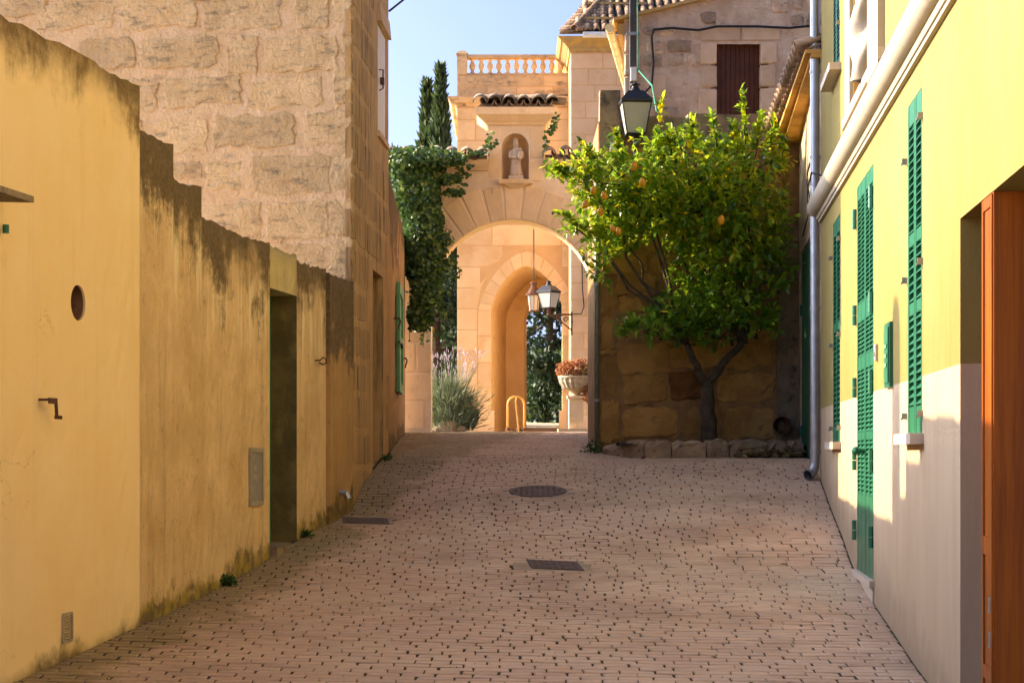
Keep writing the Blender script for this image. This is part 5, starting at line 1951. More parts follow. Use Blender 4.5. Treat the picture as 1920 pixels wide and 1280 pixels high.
# ------------------------------------------------------------------ lanterns
def lantern(name, label, c, w, h, rot, parent_extra=None, group=None):
    """four-sided lantern, c = centre of the bottom of its glass, w = width at the eaves"""
    t = thing(name, label, "street lamp", c, group)
    c = Vector(c)
    def sq(hw, z, e=0.0):
        return [c + Vector((math.cos(rot + PI / 4 + k * PI / 2) * (hw + e) * 1.4142, math.sin(rot + PI / 4 + k * PI / 2) * (hw + e) * 1.4142, z)) for k in range(4)]
    b, tp = w * .30, w * .47
    mb = MB()
    lo, hi = sq(b, 0), sq(tp, h)
    for k in range(4):
        mb.tube([lo[k], hi[k]], w * .022, 6)
        mb.tube([lo[k], lo[(k + 1) % 4]], w * .024, 6)
        mb.tube([hi[k], hi[(k + 1) % 4]], w * .03, 6)
    obj("cage", mb, m_black, t)
    for k in range(4):
        g = MB()
        l2, h2 = sq(b, .004, -.004), sq(tp, h - .004, -.004)
        a_, b_ = l2[k], l2[(k + 1) % 4]; d_, c_ = h2[k], h2[(k + 1) % 4]
        mid = c + Vector((0, 0, h / 2))
        off = ((a_ + c_) / 2 - mid).normalized() * .004
        g.hexa([a_, b_, b_ - off, a_ - off, d_, c_, c_ - off, d_ - off])
        obj("pane", g, m_glass, t)
    mb = MB()
    e = sq(tp, h + .005, w * .035); r1 = sq(w * .24, h + w * .40); e2 = sq(tp, h + .03, w * .035)
    mb.add(e + e2 + r1, [(3, 2, 1, 0), (8, 9, 10, 11)] + [(k, (k + 1) % 4, 4 + (k + 1) % 4, 4 + k) for k in range(4)] + [(4 + k, 4 + (k + 1) % 4, 8 + (k + 1) % 4, 8 + k) for k in range(4)])
    rf_ = obj("lamp_roof", mb, m_black, t)
    mb = MB()
    z0 = h + w * .40
    mb.lathe([(w * .22, 0), (w * .17, w * .05), (w * .12, w * .13), (w * .10, w * .18), (w * .17, w * .20), (w * .17, w * .23), (w * .07, w * .26), (w * .06, w * .29), (w * .02, w * .31)], (c.x, c.y, c.z + z0), 14)
    obj("finial", mb, m_black, rf_, True)
    mb = MB()
    mb.lathe([(w * .09, 0), (w * .09, .02), (w * .05, .04), (w * .05, h * .35), (w * .11, h * .45), (w * .12, h * .6), (w * .06, h * .75)], (c.x, c.y, c.z), 12)
    obj("bulb", mb, m_bulb, t, True)
    return t


c = at(1191, 253, 20.3)
t = lantern("street_lantern", "large black street lantern standing above the lemon tree", c, .345, .345, 0.06)
mb = MB()
mb.tube([(c.x, c.y, c.z), (c.x, c.y, c.z - .09), (c.x, c.y + .02, c.z - .45), (c.x, c.y + .15, c.z - .55)], [.03, .018, .018, .018], 8)
mb.lathe([(.10, -.012), (.10, 0), (.03, .0)], c, 12)
obj("stem", mb, m_black, t)
mb = MB()
q = at(1152, 278, 20.42)
mb.box((q.x - .05, 20.40, q.z - .06), (q.x + .05, 20.46, q.z + .06))
tag(obj("junction_box", mb, m_gutterwhite), "small white junction box on the wall left of the street lantern", "junction box")

c = at(1029, 577, 32.6)
t = lantern("bracket_lantern", "white-glazed lantern on a scrolled iron bracket inside the archway", c, .315, .27, PI / 4 + .12)
mb = MB()
base = c - Vector((0, 0, .13))
for s_ in (-1, 1):
    mb.tube([c + Vector((s_ * .10, 0, 0)), c + Vector((s_ * .10, 0, -.07)), base + Vector((0, 0, .05))], .012, 6)
mb.tube([c, base], .035, 8)
wx = at(1072, 590, 32.6).x
mb.tube([base, Vector((wx, c.y, base.z + .01))], .018, 8)
mb.tube([base + Vector((.06, 0, -.02)), base + Vector((.2, 0, -.10)), Vector((wx - .02, c.y, base.z - .26)), Vector((wx, c.y, base.z - .30))], .014, 6)
for (ox, oz, r_) in ((.30, -.08, .055), (.17, -.055, .035)):
    sp = []
    for k in range(22):
        a = k * .55; rr = r_ * (1 - k / 26)
        sp.append(base + Vector((ox + rr * math.cos(a), 0, oz + rr * math.sin(a))))
    mb.tube(sp, .009, 5)
mb.tube([Vector((wx, c.y, base.z + .06)), Vector((wx, c.y, base.z - .36))], .018, 6)
mb.tube([Vector((wx, c.y, base.z - .1)), Vector((wx + .02, HYD + .02, base.z - .1))], .02, 6)
obj("bracket", mb, m_rust, t)

c = at(1001, 582, 34.0)
t = thing("hanging_lantern", "round-shouldered lantern hanging on a rod in the pointed arch", "lantern", c)
mb = MB()
mb.lathe([(.085, 0), (.085, .015), (.115, .26), (.115, .28)], c, 8)
obj("glass", mb, m_glass, t)
mb = MB()
mb.lathe([(.15, 0), (.155, .03), (.13, .04), (.10, .10), (.06, .16), (.05, .20), (.07, .22), (.06, .25), (.01, .26)], c + Vector((0, 0, .28)), 12)
mb.lathe([(.095, -.02), (.095, .0), (.05, .0)], c, 8)
for k in range(8):
    a = 2 * PI * k / 8
    mb.tube([c + Vector((math.cos(a) * .087, math.sin(a) * .087, 0)), c + Vector((math.cos(a) * .117, math.sin(a) * .117, .28))], .006, 4)
obj("cap", mb, m_rust, t)
mb = MB()
mb.tube([c + Vector((0, 0, .5)), Vector((c.x, c.y + .02, 4.2))], .012, 6)
obj("rod", mb, m_black, t)
mb = MB()
mb.tube([at(1072, 466, 32.95), at(1085, 466, 32.95), at(1091, 480, 32.95), at(1092, 540, 32.95), at(1095, 575, 32.95), at(1090, 588, 32.95), at(1072, 589, 32.95)], .011, 6)
tag(obj("lamp_cable", mb, m_cable, None, True), "thin cable on the peach wall feeding the bracket lantern", "cable")

# ------------------------------------------------------------------ things in the court behind the archway
t = thing("hoop_stand", "amber painted steel hoop with a middle bar by the pointed arch", "barrier", (0, 33.6, .43))
b0, b1 = at(952, 806, 33.6), at(983, 806, 33.6)
zb = gz(0, 33.6)
mb = MB()
r_ = (b1.x - b0.x) / 2; mx = (b0.x + b1.x) / 2
pth = [Vector((b0.x, 33.6, zb - .05))] + [Vector((mx - r_ * math.cos(PI * k / 12), 33.6, zb + .48 + r_ * math.sin(PI * k / 12))) for k in range(13)] + [Vector((b1.x, 33.6, zb - .05))]
mb.tube(pth, .020, 8)
obj("hoop", mb, m_hoop, t, True)
mb = MB()
mb.tube([(mx + .01, 33.58, zb + .62), (mx - .01, 33.56, zb + .55), (mx + .05, 33.55, zb - .03)], .014, 8)
obj("bar", mb, m_hoop, t)
mb = MB()
for x in (b0.x, b1.x, mx + .05):
    mb.lathe([(.05, 0), (.05, .02), (.03, .05)], (x, 33.6, zb), 10)
obj("foot", mb, m_rust, t)

UYD = 30.0
t = thing("urn", "ribbed stone urn on a pedestal at the right of the archway", "urn", at(1078, 808, UYD))
cx_ = at(1080, 0, UYD).x
g0 = gz(cx_, UYD) - .02
mb = MB()
mb.box((cx_ - .30, UYD - .2, g0 - .1), (cx_ + .30, UYD + .3, g0 + .06))
mb.box((cx_ - .12, UYD - .10, g0 + .06), (cx_ + .12, UYD + .14, g0 + .56))
mb.box((cx_ - .15, UYD - .13, g0 + .56), (cx_ + .15, UYD + .17, g0 + .60))
obj("pedestal", mb, m_gate, t)
mb = MB()
n = 36; prof = [(.10, .60), (.07, .64), (.12, .68), (.22, .74), (.27, .82), (.285, .88), (.30, .90), (.30, .93), (.26, .93), (.24, .88)]
V = []
for i, (r2, z) in enumerate(prof):
    for k in range(n):
        a = 2 * PI * k / n
        rr = r2 * (1 + (.035 * (1 if k % 2 else -1) if 2 < i < 6 else 0))
        V.append((cx_ + rr * math.cos(a), UYD + rr * math.sin(a), g0 + z))
mb.add(V, [(i * n + k, i * n + (k + 1) % n, (i + 1) * n + (k + 1) % n, (i + 1) * n + k) for i in range(len(prof) - 1) for k in range(n)])
obj("bowl", mb, m_urn, t)
mb = MB()
mb.lathe([(.25, .90), (.02, .91)], (cx_, UYD, g0), 16)
obj("soil", mb, m_soil, t)


# ------------------------------------------------------------------ foliage
def rand_unit(n):
    v = NP.normal(size=(n, 3)); return v / np.linalg.norm(v, axis=1, keepdims=True)


def leaf_mesh(name, pos, axis, nrm, length, width, fold=.18, rnd=None, curl=.12):
    """eight-vertex folded leaves, all in one mesh"""
    n = len(pos)
    axis = axis / np.linalg.norm(axis, axis=1, keepdims=True)
    side = np.cross(axis, nrm); side /= (np.linalg.norm(side, axis=1, keepdims=True) + 1e-9)
    nn_ = np.cross(side, axis)
    L = np.asarray(length).reshape(-1, 1) * np.ones((n, 1)); W = np.asarray(width).reshape(-1, 1) * np.ones((n, 1))
    def pt(a, s_, h):
        return pos + axis * (L * a) + side * (W * s_ * .5) + nn_ * (L * h)
    P = np.stack([pt(0, 0, 0), pt(.32, -1, fold * .5 - curl * .1), pt(.70, -.85, fold * .5 - curl * .5), pt(1, 0, -curl), pt(.70, .85, fold * .5 - curl * .5), pt(.32, 1, fold * .5 - curl * .1), pt(.34, 0, 0), pt(.70, 0, -curl * .4)], axis=1)
    v = P.reshape(-1, 3)
    f = np.array([[0, 6, 1, 1], [1, 6, 7, 2], [2, 7, 3, 3], [0, 5, 6, 6], [5, 4, 7, 6], [4, 3, 7, 7]])
    faces = []
    for k in range(n):
        o = k * 8
        faces += [(o, o + 6, o + 1), (o + 1, o + 6, o + 7, o + 2), (o + 2, o + 7, o + 3), (o, o + 5, o + 6), (o + 5, o + 4, o + 7, o + 6), (o + 4, o + 3, o + 7)]
    me = bpy.data.meshes.new(name)
    me.from_pydata(v.tolist(), [], faces)
    rn = NP.random(n) if rnd is None else rnd
    a = me.attributes.new("rnd", 'FLOAT', 'FACE')
    a.data.foreach_set("value", np.repeat(rn, 6).astype(np.float32))
    return me


def blade_mesh(name, pos, axis, length, width, rnd=None):
    """narrow three-vertex blades / needles / chips"""
    n = len(pos)
    axis = axis / np.linalg.norm(axis, axis=1, keepdims=True)
    side = np.cross(axis, rand_unit(n)); side /= (np.linalg.norm(side, axis=1, keepdims=True) + 1e-9)
    L = np.asarray(length).reshape(-1, 1) * np.ones((n, 1)); W = np.asarray(width).reshape(-1, 1) * np.ones((n, 1))
    P = np.stack([pos - side * W * .5, pos + side * W * .5, pos + axis * L * .6 + side * W * .35, pos + axis * L, pos + axis * L * .6 - side * W * .35], axis=1)
    faces = [(o, o + 1, o + 2, o + 3, o + 4) for o in range(0, n * 5, 5)]
    me = bpy.data.meshes.new(name)
    me.from_pydata(P.reshape(-1, 3).tolist(), [], faces)
    rn = NP.random(n) if rnd is None else rnd
    a = me.attributes.new("rnd", 'FLOAT', 'FACE'); a.data.foreach_set("value", rn.astype(np.float32))
    return me


def branch(mb, a, b, r0, r1, wob=.05, n=6):
    a = Vector(a); b = Vector(b)
    pts = []
    for k in range(n + 1):
        f = k / n
        j = Vector((R.uniform(-wob, wob), R.uniform(-wob, wob), R.uniform(-wob, wob))) * (math.sin(PI * f))
        pts.append(a.lerp(b, f) + j)
    mb.tube(pts, [r0 + (r1 - r0) * k / n for k in range(n + 1)], 8)
    return pts


# the lemon tree
tree = thing("lemon_tree", "leafy lemon tree with yellow fruit growing from the planter against the brown wall", "tree", (2.17, 19.95, .1))
LYD = 19.75
LS = F / LYD
mb = MB()
P0 = Vector((2.19, 19.98, .05)); FK = at(1325, 715, 19.95)
tr = branch(mb, P0, FK, .10, .066, .02, 7)
LB = at(1288, 645, 19.85); RB = at(1392, 640, 19.9)
branch(mb, FK - Vector((0, 0, .05)), LB, .052, .036, .02); branch(mb, FK - Vector((0, 0, .03)), RB, .050, .036, .02)
obj("trunk", mb, m_bark, tree, True)
lobes = [(1180, 345, 105, 72), (1290, 320, 105, 70), (1400, 330, 80, 85), (1225, 415, 105, 55), (1385, 440, 95, 80), (1325, 505, 62, 50), (1355, 580, 98, 62), (1218, 618, 48, 24), (1275, 600, 50, 42), (1320, 625, 60, 26),
         (1136, 475, 26, 68), (1085, 328, 48, 20), (1088, 430, 34, 14), (1150, 410, 55, 60), (1445, 500, 36, 60), (1310, 400, 100, 75), (1430, 610, 22, 16)]
shoots = [(1232, 300, 1238, 200), (1262, 300, 1255, 252), (1345, 275, 1335, 225), (1398, 270, 1394, 180), (1380, 290, 1372, 240), (1418, 280, 1428, 225), (1445, 310, 1455, 240), (1462, 330, 1470, 275), (1300, 290, 1296, 240), (1165, 300, 1152, 255), (1110, 310, 1100, 280), (1070, 330, 1046, 318), (1090, 425, 1055, 405), (1200, 600, 1172, 622)]
br = MB()
twigs = []
for (px, py, rx, ry) in lobes:
    c = at(px, py, LYD)
    hx_, hz_ = rx / LS, ry / LS
    hy_ = min(.75, .35 + .35 * min(hx_, hz_))
    root = LB if px < 1310 else RB
    mid = Vector((c.x, LYD + R.uniform(-.2, .2), c.z))
    branch(br, root, mid, .022, .009, .10)
    m_ = int(150 * (hx_ * hz_) / .25) + 14
    for _ in range(m_):
        v = Vector(rand_unit(1)[0]) * (R.random() ** .42)
        p = Vector((c.x + v.x * hx_, LYD + .02 + v.y * hy_, c.z + v.z * hz_))
        if p.y > WY - .09: p.y = WY - .09 - R.uniform(0, .1)
        d = Vector((v.x * .8, v.y - .25, v.z * .5 + .45)).normalized()
        twigs.append((p, d, R.uniform(.10, .22)))
    for _ in range(4):
        v = Vector(rand_unit(1)[0]) * .8
        branch(br, mid, (c.x + v.x * hx_, min(WY - .1, LYD + v.y * hy_), c.z + v.z * hz_), .010, .004, .04, 4)
for (x0, y0, x1, y1) in shoots:
    a = at(x0, y0, LYD - .15); b = at(x1, y1, LYD - .2 + R.uniform(-.1, .1))
    branch(br, a, b, .010, .004, .01, 4)
    for k in range(9):
        f = k / 8
        twigs.append((a.lerp(b, f), (b - a).normalized() * .8 + Vector((R.uniform(-.6, .6), R.uniform(-.6, .2), .2)), .09))
stuff(obj("branches", br, m_bark, tree, True))
pos = []; ax = []; nr_ = []; ln = []; wd = []; rn = []
for (p, d, L) in twigs:
    k = R.randint(5, 8)
    tone = R.random()
    hgt = smooth01((p.z - 1.2) / 2.6)  # leaves paler towards the top: the sunlit crown put into their tone
    for i in range(k):
        f = i / k
        sidev = Vector(rand_unit(1)[0])
        a = (d * R.uniform(.3, 1.0) + sidev * R.uniform(.6, 1.1) + Vector((0, -.1, -.12))).normalized()
        q = p + d * L * f
        pos.append(q); ax.append(a)
        up_ = Vector((R.uniform(-.5, .5), R.uniform(-.6, .3), 1)).normalized()
        nr_.append(up_)
        l_ = R.uniform(.065, .115)
        ln.append(l_); wd.append(l_ * R.uniform(.46, .60))
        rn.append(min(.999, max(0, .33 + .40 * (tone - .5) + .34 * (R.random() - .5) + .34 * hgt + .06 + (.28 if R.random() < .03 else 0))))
pos = np.array(pos); ax = np.array(ax); nr_ = np.array(nr_); ln = np.array(ln); wd = np.array(wd); rn = np.array(rn)
keep = pos[:, 1] < WY - .06
order = np.argsort(pos[:, 1] - .3 * ln)
pos, ax, nr_, ln, wd, rn = [a_[order][keep[order]] for a_ in (pos, ax, nr_, ln, wd, rn)]
NS = 240
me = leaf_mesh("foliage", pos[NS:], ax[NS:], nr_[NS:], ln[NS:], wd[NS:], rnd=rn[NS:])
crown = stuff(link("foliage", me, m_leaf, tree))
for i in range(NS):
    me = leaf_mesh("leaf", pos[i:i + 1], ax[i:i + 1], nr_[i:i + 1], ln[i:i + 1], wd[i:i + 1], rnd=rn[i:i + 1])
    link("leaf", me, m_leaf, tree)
print("lemon leaves", len(pos))
mb = MB()
mb.lathe([(.004, -.048), (.016, -.044), (.030, -.026), (.036, 0), (.031, .024), (.018, .040), (.008, .048), (.003, .052)], (0, 0, 0), 14)
lem = mb.mesh("lemon", True)
for (px, py) in ((1113, 357), (1133, 367), (1098, 383), (1126, 397), (1205, 342), (1352, 413), (1150, 430), (1160, 434), (1189, 312)):
    o = link("lemon", lem, m_lemon, tree)
    o.location = at(px, py, LYD - .62 + R.uniform(-.05, .1))
    o.rotation_euler = (R.uniform(-.5, .5), R.uniform(-.5, .5), R.uniform(0, 6))
    s_ = R.uniform(.9, 1.1); o.scale = (s_, s_, s_)

# ivy over the archway's left shoulder
ivy = thing("ivy", "dense dark green ivy hanging over the left of the archway", "ivy", (-1.4, 25.9, 3.0))
IS = F / 25.75
il = [(745, 305, 30, 28, .5), (775, 300, 40, 24, .5), (805, 298, 45, 22, .5), (840, 296, 35, 14, .35), (760, 350, 36, 60, .35), (790, 360, 38, 60, .35), (800, 420, 32, 60, .3), (780, 420, 30, 80, .3), (790, 490, 32, 60, .25), (800, 545, 28, 55, .22), (815, 470, 18, 60, .2), (785, 590, 22, 30, .2), (838, 335, 26, 10, .12), (850, 360, 20, 6, .1)]
pos = []; ax = []; nr_ = []
for (px, py, rx, ry, dy) in il:
    c = at(px, py, 25.72)
    m_ = int(rx * ry * .95) + 40
    for _ in range(m_):
        v = rand_unit(1)[0] * (R.random() ** .4)
        pos.append((c.x + v[0] * rx / IS, 25.80 + v[1] * dy - .12, c.z + v[2] * ry / IS))
        ax.append((R.uniform(-.9, .9), -.35 + R.uniform(-.5, .4), -.6 + R.uniform(-.7, .7)))
        nr_.append((R.uniform(-.9, .9), -1, R.uniform(-.4, 1.2)))
st = MB()
strands = [((770, 500), (768, 640)), ((812, 520), (816, 640)), ((795, 590), (794, 650)), ((830, 420), (850, 455)), ((845, 300), (885, 312)), ((860, 325), (880, 330)), ((840, 300), (868, 322)), ((825, 560), (832, 600)), ((835, 335), (872, 348)), ((840, 355), (866, 362)), ((820, 380), (838, 470)), ((830, 330), (870, 335)), ((835, 440), (845, 520)), ((850, 470), (862, 520)), ((905, 290), (918, 250)), ((915, 275), (935, 262)), ((880, 285), (910, 288)), ((815, 480), (850, 500)), ((800, 560), (806, 620)), ((780, 560), (778, 615)), ((820, 500), (826, 560)), ((1035, 235), (1048, 215)), ((1025, 250), (1040, 238)), ((1024, 255), (1024, 285)), ((756, 330), (760, 470)), ((790, 300), (800, 420))]
for (a, b) in strands:
    A = at(*a, 25.72); B = at(*b, 25.68)
    pts = branch(st, A, B, .008, .004, .03, 5)
    for k in range(22):
        q = A.lerp(B, R.random())
        pos.append((q.x + R.uniform(-.03, .03), q.y + R.uniform(-.05, .03), q.z + R.uniform(-.03, .03)))
        ax.append((R.uniform(-1, 1), -.4, R.uniform(-1, .3))); nr_.append((R.uniform(-.5, .5), -1, R.uniform(0, 1)))
stuff(obj("stems", st, m_bark, ivy))
pos = np.array(pos)
n = len(pos); ln = NP.uniform(.032, .075, n)
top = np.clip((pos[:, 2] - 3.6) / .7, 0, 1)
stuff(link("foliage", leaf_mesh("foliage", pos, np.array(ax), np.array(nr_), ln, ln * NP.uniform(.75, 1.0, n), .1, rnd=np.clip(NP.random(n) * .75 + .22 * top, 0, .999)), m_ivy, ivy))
print("ivy leaves", n)

# lavender, small shrub, rocks
t = thing("lavender", "tall lavender bush with pale flower spikes behind the archway's left pillar", "shrub", (-1.2, 29, .35))
n = 4200
th = NP.uniform(0, 2 * PI, n); sp = NP.random(n) ** .6
base = np.stack([-1.06 + .30 * np.cos(th) * sp, 29.0 + .3 * np.sin(th) * sp, np.full(n, gz(-1.1, 29)) + NP.uniform(0, .85, n) * (1 - .45 * sp)], axis=1)
axv = np.stack([.75 * np.cos(th) * sp + .10, .7 * np.sin(th) * sp, np.full(n, .8)], axis=1) + NP.normal(0, .42, (n, 3))
base = base + axv * NP.uniform(.0, .35, (n, 1)) * np.array([1, 1, .3])
stuff(link("foliage", blade_mesh("foliage", base, axv, NP.uniform(.07, .20, n), .013), m_lav, t))
n = 260
th = NP.uniform(0, 2 * PI, n); sp = NP.random(n) ** .6
axv = np.stack([.50 * np.cos(th) * sp + .06, .45 * np.sin(th) * sp, np.full(n, 1.0)], axis=1)
b2 = np.stack([-1.07 + .24 * np.cos(th), 29 + .22 * np.sin(th), np.full(n, gz(-1.1, 29) + .48)], axis=1)
Lh = NP.uniform(.35, .85, (n, 1))
tip = b2 + axv * Lh
me = blade_mesh("stalks", np.concatenate([b2]), axv, Lh[:, 0], .006)
stuff(link("stalks", me, m_lav, t))
me = blade_mesh("flower_spikes", tip - axv * .04, axv, NP.uniform(.05, .09, n), .014)
stuff(link("flower_spikes", me, m_lavflower, t))
t = thing("small_shrub", "low grey-green shrub beside the rocks behind the archway", "shrub", (-.75, 29.3, .36))
n = 700
th = NP.uniform(0, 2 * PI, n); sp = NP.random(n) ** .6
b2 = np.stack([-.70 + .08 * np.cos(th) * sp, 29.2 + .1 * np.sin(th) * sp, np.full(n, gz(-.7, 29.2)) + NP.uniform(0, .12, n)], axis=1)
axv = np.stack([.55 * np.cos(th) * sp + .05, .5 * np.sin(th) * sp, np.full(n, 1.0)], axis=1)
stuff(link("foliage", blade_mesh("foliage", b2 + axv * NP.uniform(0, .2, (n, 1)), axv, NP.uniform(.08, .18, n), .016), m_lav, t))
for (px, py, w, h, lab) in ((842, 797, .20, .13, "larger pale garden rock at the foot of the lavender"), (822, 803, .13, .06, "small pale garden rock left of the larger one"), (862, 803, .12, .07, "small pale garden rock beside the low shrub")):
    c = at(px, 806, 28.8)
    mb = MB()
    V = []; nu, nv_ = 10, 6
    for i in range(nv_ + 1):
        ph = PI * i / nv_
        for k in range(nu):
            a = 2 * PI * k / nu
            r_ = R.uniform(.8, 1.12)
            V.append((c.x + w * r_ * math.sin(ph) * math.cos(a), 28.8 + w * .7 * r_ * math.sin(ph) * math.sin(a), gz(c.x, 28.8) + h * .5 + h * r_ * math.cos(ph) * .9))
    mb.add(V, [(i * nu + k, i * nu + (k + 1) % nu, (i + 1) * nu + (k + 1) % nu, (i + 1) * nu + k) for i in range(nv_) for k in range(nu)])
    tag(obj("rock", mb, m_rock), lab, "rock")

# plant in the urn
t = thing("trailing_plant", "orange and yellow trailing succulent spilling over the ribbed urn", "plant", (cx_, UYD, g0 + .9))
n = 2600
v = rand_unit(n) * (NP.random((n, 1)) ** .35)
pos = np.stack([cx_ + .02 + .36 * v[:, 0], UYD + .34 * v[:, 1], g0 + 1.03 + .17 * v[:, 2]], axis=1)
n2 = 2000
f = NP.random(n2)
p2 = np.stack([cx_ + .06 + .28 * NP.random(n2) + .06 * f, UYD - .2 + .3 * NP.random(n2), g0 + .98 - .48 * f * NP.random(n2) ** .3], axis=1)
pos = np.concatenate([pos, p2]); n = len(pos)
red = np.clip(.80 - .45 * (pos[:, 0] - cx_) / .3 + .55 * (pos[:, 2] - (g0 + 1.0)) / .2 + NP.normal(0, .18, n), 0, .999)
stuff(link("foliage", leaf_mesh("foliage", pos, rand_unit(n), rand_unit(n), NP.uniform(.035, .06, n), NP.uniform(.022, .036, n), rnd=red), m_sedum, t))


# cypresses and trees behind
def cypress(label, px, top_py, Y, w, base_z, group="cypresses behind the archway", n=5200):
    c = at(px, top_py, Y)
    t = thing("cypress", label, "tree", (c.x, Y, base_z), group)
    H = c.z - base_z
    mb = MB(); mb.tube([(c.x, Y, base_z), (c.x, Y, c.z - .3)], [.14, .02], 8)
    obj("trunk", mb, m_bark, t)
    f = NP.random(n) ** .8
    rad = w * np.clip(np.minimum((1 - f) * 1.9 + .03, np.minimum(1, .45 + f * 3)), 0, 1) * (NP.random(n) ** .35)
    th = NP.uniform(0, 2 * PI, n)
    lump = 1 + .22 * np.sin(th * 3 + f * 22) + .12 * np.sin(f * 60 + th)
    pos = np.stack([c.x + rad * lump * np.cos(th), Y + rad * lump * np.sin(th), base_z + .3 + f * (H - .3)], axis=1)
    axv = np.stack([.35 * np.cos(th), .35 * np.sin(th), np.full(n, 1.0)], axis=1) + NP.normal(0, .22, (n, 3))
    stuff(link("crown", blade_mesh("crown", pos, axv, NP.uniform(.14, .34, n), .10), m_cyp, t))


cypress("tall slender cypress, the right and higher of the pair", 826, 132, 46, .46, .8)
cypress("slender cypress with the lower tip, left of the tall one", 800, 160, 46.5, .34, .8)
cypress("shortest cypress spire, between and behind the two taller ones", 812, 205, 47.5, .40, .8)


def round_tree(name, label, x, Y, base_z, top_z, rx, n=3800, mat=None, size=.16, cat="tree"):
    t = thing(name, label, cat, (x, Y, base_z))
    mb = MB()
    H = top_z - base_z
    tr = branch(mb, (x, Y, base_z - .1), (x, Y, base_z + H * .6), .16, .08, .06)
    cl = []
    for k in range(24):
        a = R.uniform(0, 2 * PI); rr = rx * R.random() ** .5 * .75
        q = Vector((x + rr * math.cos(a), Y + rr * .8 * math.sin(a), base_z + H * R.uniform(.04, .88)))
        branch(mb, (x, Y, min(q.z - .2, base_z + H * .55)), q, .05, .015, .08)
        cl.append((q, rx * R.uniform(.28, .48)))
    obj("trunk", mb, m_bark, t)
    pos = []
    for q, r_ in cl:
        v = rand_unit(n // 20) * (NP.random((n // 20, 1)) ** .4) * r_
        v[:, 2] *= .8
        pos.append(v + np.array(q))
    pos = np.concatenate(pos)
    m_ = len(pos)
    stuff(link("crown", leaf_mesh("crown", pos, rand_unit(m_), rand_unit(m_) + np.array([0, -.3, .6]), NP.uniform(size * .6, size * 1.2, m_), NP.uniform(size * .35, size * .6, m_)), mat or m_pine, t))


round_tree("evergreen_tree", "dark evergreen seen through the pointed arch", .95, 45, .8, 5.3, 1.5)
round_tree("evergreen_tree", "dark evergreen at the right behind the pointed arch", 2.2, 47.5, .9, 5.4, 1.5)
round_tree("evergreen_tree", "dark tree seen between the archway pillar and the peach tower", -1.75, 41, .7, 5.2, 1.35)
round_tree("evergreen_tree", "dark tree further back left of the peach tower", -2.6, 46, .8, 5.8, 1.5)
round_tree("evergreen_tree", "dark evergreen filling the gap far behind the pointed arch", .35, 50, .9, 5.0, 1.9)
round_tree("hedge_shrub", "low dark hedge shrub at the far end of the passage", 1.0, 43.2, .75, 2.6, 1.0, 3000, cat="shrub")
c = at(738, 215, 40)
round_tree("conifer", "feathery conifer top rising above the ivy beside the stone house", -2.75, 40, .7, 7.4, .75, 3200, m_cyp, .15)

# weeds, leaf litter
def weed(label, x, y, s_, n=90):
    t = thing("weed", label, "weed", (x, y, gz(x, y)))
    th = NP.uniform(0, 2 * PI, n)
    el = NP.uniform(.1, 1.4, n)
    axv = np.stack([np.cos(th) * np.cos(el), np.sin(th) * np.cos(el), np.sin(el)], axis=1)
    pos = np.array([x, y, gz(x, y)]) + axv * NP.uniform(.1, 1, (n, 1)) * s_
    stuff(link("leaves", leaf_mesh("leaves", pos, axv, rand_unit(n) + np.array([0, 0, 1]), NP.uniform(.02, .04, n), NP.uniform(.012, .025, n)), m_weed, t))


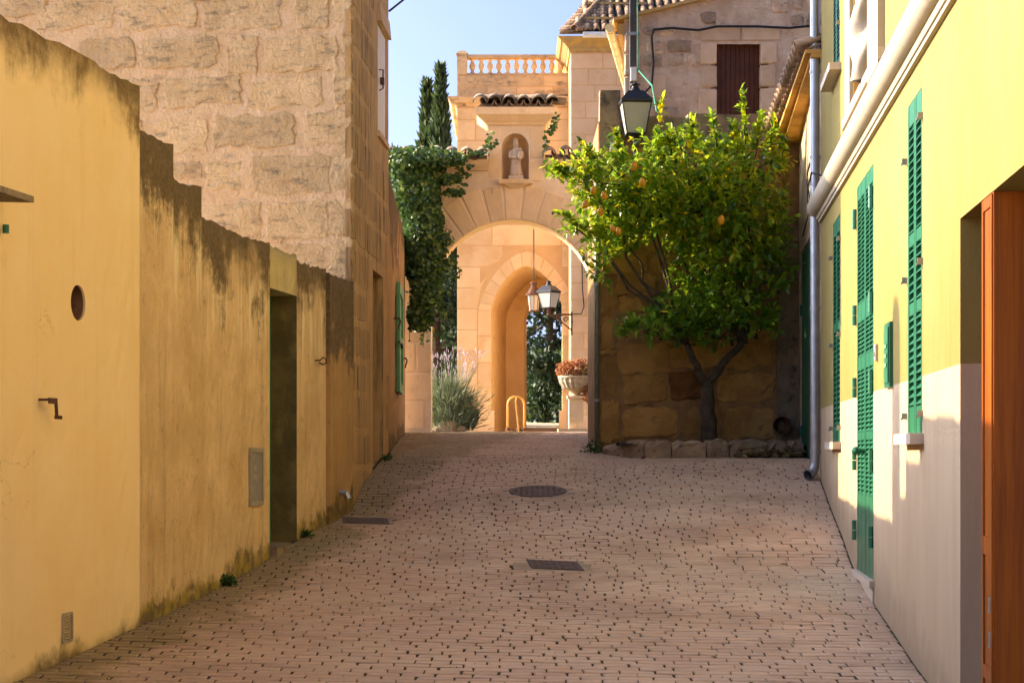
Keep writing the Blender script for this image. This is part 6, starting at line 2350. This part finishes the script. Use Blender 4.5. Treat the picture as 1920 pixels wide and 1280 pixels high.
q = lp(13.25, .03); weed("small green weed at the foot of the tan wall left of the doorway", q.x, q.y, .075, 130)
q = lp(15.28, .04); weed("small green weed at the foot of the wall just past the doorway", q.x, q.y, .05)
weed("green weed at the foot of the drain pipe", .90, 20.25, .14, 160)
q = hs(19.3, 0, .06); weed("tuft of weed at the stone house side door", q.x, q.y, .07)
n = 420
pos = np.stack([NP.uniform(2.35, 3.1, n), 19.40 - NP.random(n) ** 2 * .14, np.zeros(n)], axis=1)
dens = NP.random(n) < (pos[:, 0] - 2.2) / .9
pos = pos[dens]; n = len(pos)
pos[:, 2] = ground(pos[:, 0], pos[:, 1]) + .01 + NP.random(n) * .10 * np.clip((pos[:, 1] - 19.24) / .16, 0, 1)
axl = rand_unit(n) * np.array([1, 1, .35])
o = link("leaf_litter", leaf_mesh("leaf_litter", pos, axl, rand_unit(n) * .4 + np.array([0, -.4, 1]), NP.uniform(.05, .09, n), NP.uniform(.025, .045, n)), m_dry)
stuff(o); tag(o, "dry fallen leaves heaped against the planter kerb", "leaves")
pts = [(1205, 862), (1300, 868), (1500, 898), (1345, 1232), (1030, 862), (1080, 880), (1325, 866), (925, 955), (1290, 1120), (1620, 1192), (500, 1122), (420, 1135), (745, 976), (310, 1168), (1460, 1060)]
pos = []
for px, py in pts:
    lo_, hi_ = 8.5, 25.0            # walk the ray down to the paving
    k = (px - 960) / F; m_ = (HY - py) / F
    for _ in range(40):
        md = (lo_ + hi_) / 2
        if m_ * md > gz(k * md, md): lo_ = md
        else: hi_ = md
    pos.append((k * lo_, lo_, gz(k * lo_, lo_) + .008))
pos = np.array(pos); n = len(pos)
o = link("fallen_leaves", leaf_mesh("fallen_leaves", pos, rand_unit(n) * np.array([1, 1, .15]), rand_unit(n) * .3 + np.array([0, 0, 1]), NP.uniform(.05, .085, n), NP.uniform(.025, .04, n)), m_dry)
stuff(o); tag(o, "scattered dry leaves lying on the brick paving", "leaves")
# moss and grass in the joints
n = 1500
ym = NP.uniform(9.6, 15.5, n); row_ = np.floor(ym / .1) * .1
xm = NP.uniform(-2.6, 2.0, n)
cl = (np.sin(xm * 2.1 + ym * 1.3) + np.sin(xm * 3.7 - ym * 2.2)) > .75
xm, row_ = xm[cl], row_[cl]
ym = row_ - .09 * xm + .012 * xm ** 2
ok = np.array([(left_x(b) + .1 < a < right_x(b) - .1) for a, b in zip(xm, ym)])
xm, ym = xm[ok], ym[ok]; n = len(xm)
pos = np.stack([xm, ym, ground(xm, ym) - .008], axis=1)
o = link("joint_moss", blade_mesh("joint_moss", pos, rand_unit(n) * np.array([1, .3, .5]) + np.array([0, 0, .35]), NP.uniform(.012, .024, n), .010), m_weed)
stuff(o); tag(o, "green moss sprouting in the joints of the brick paving", "moss")
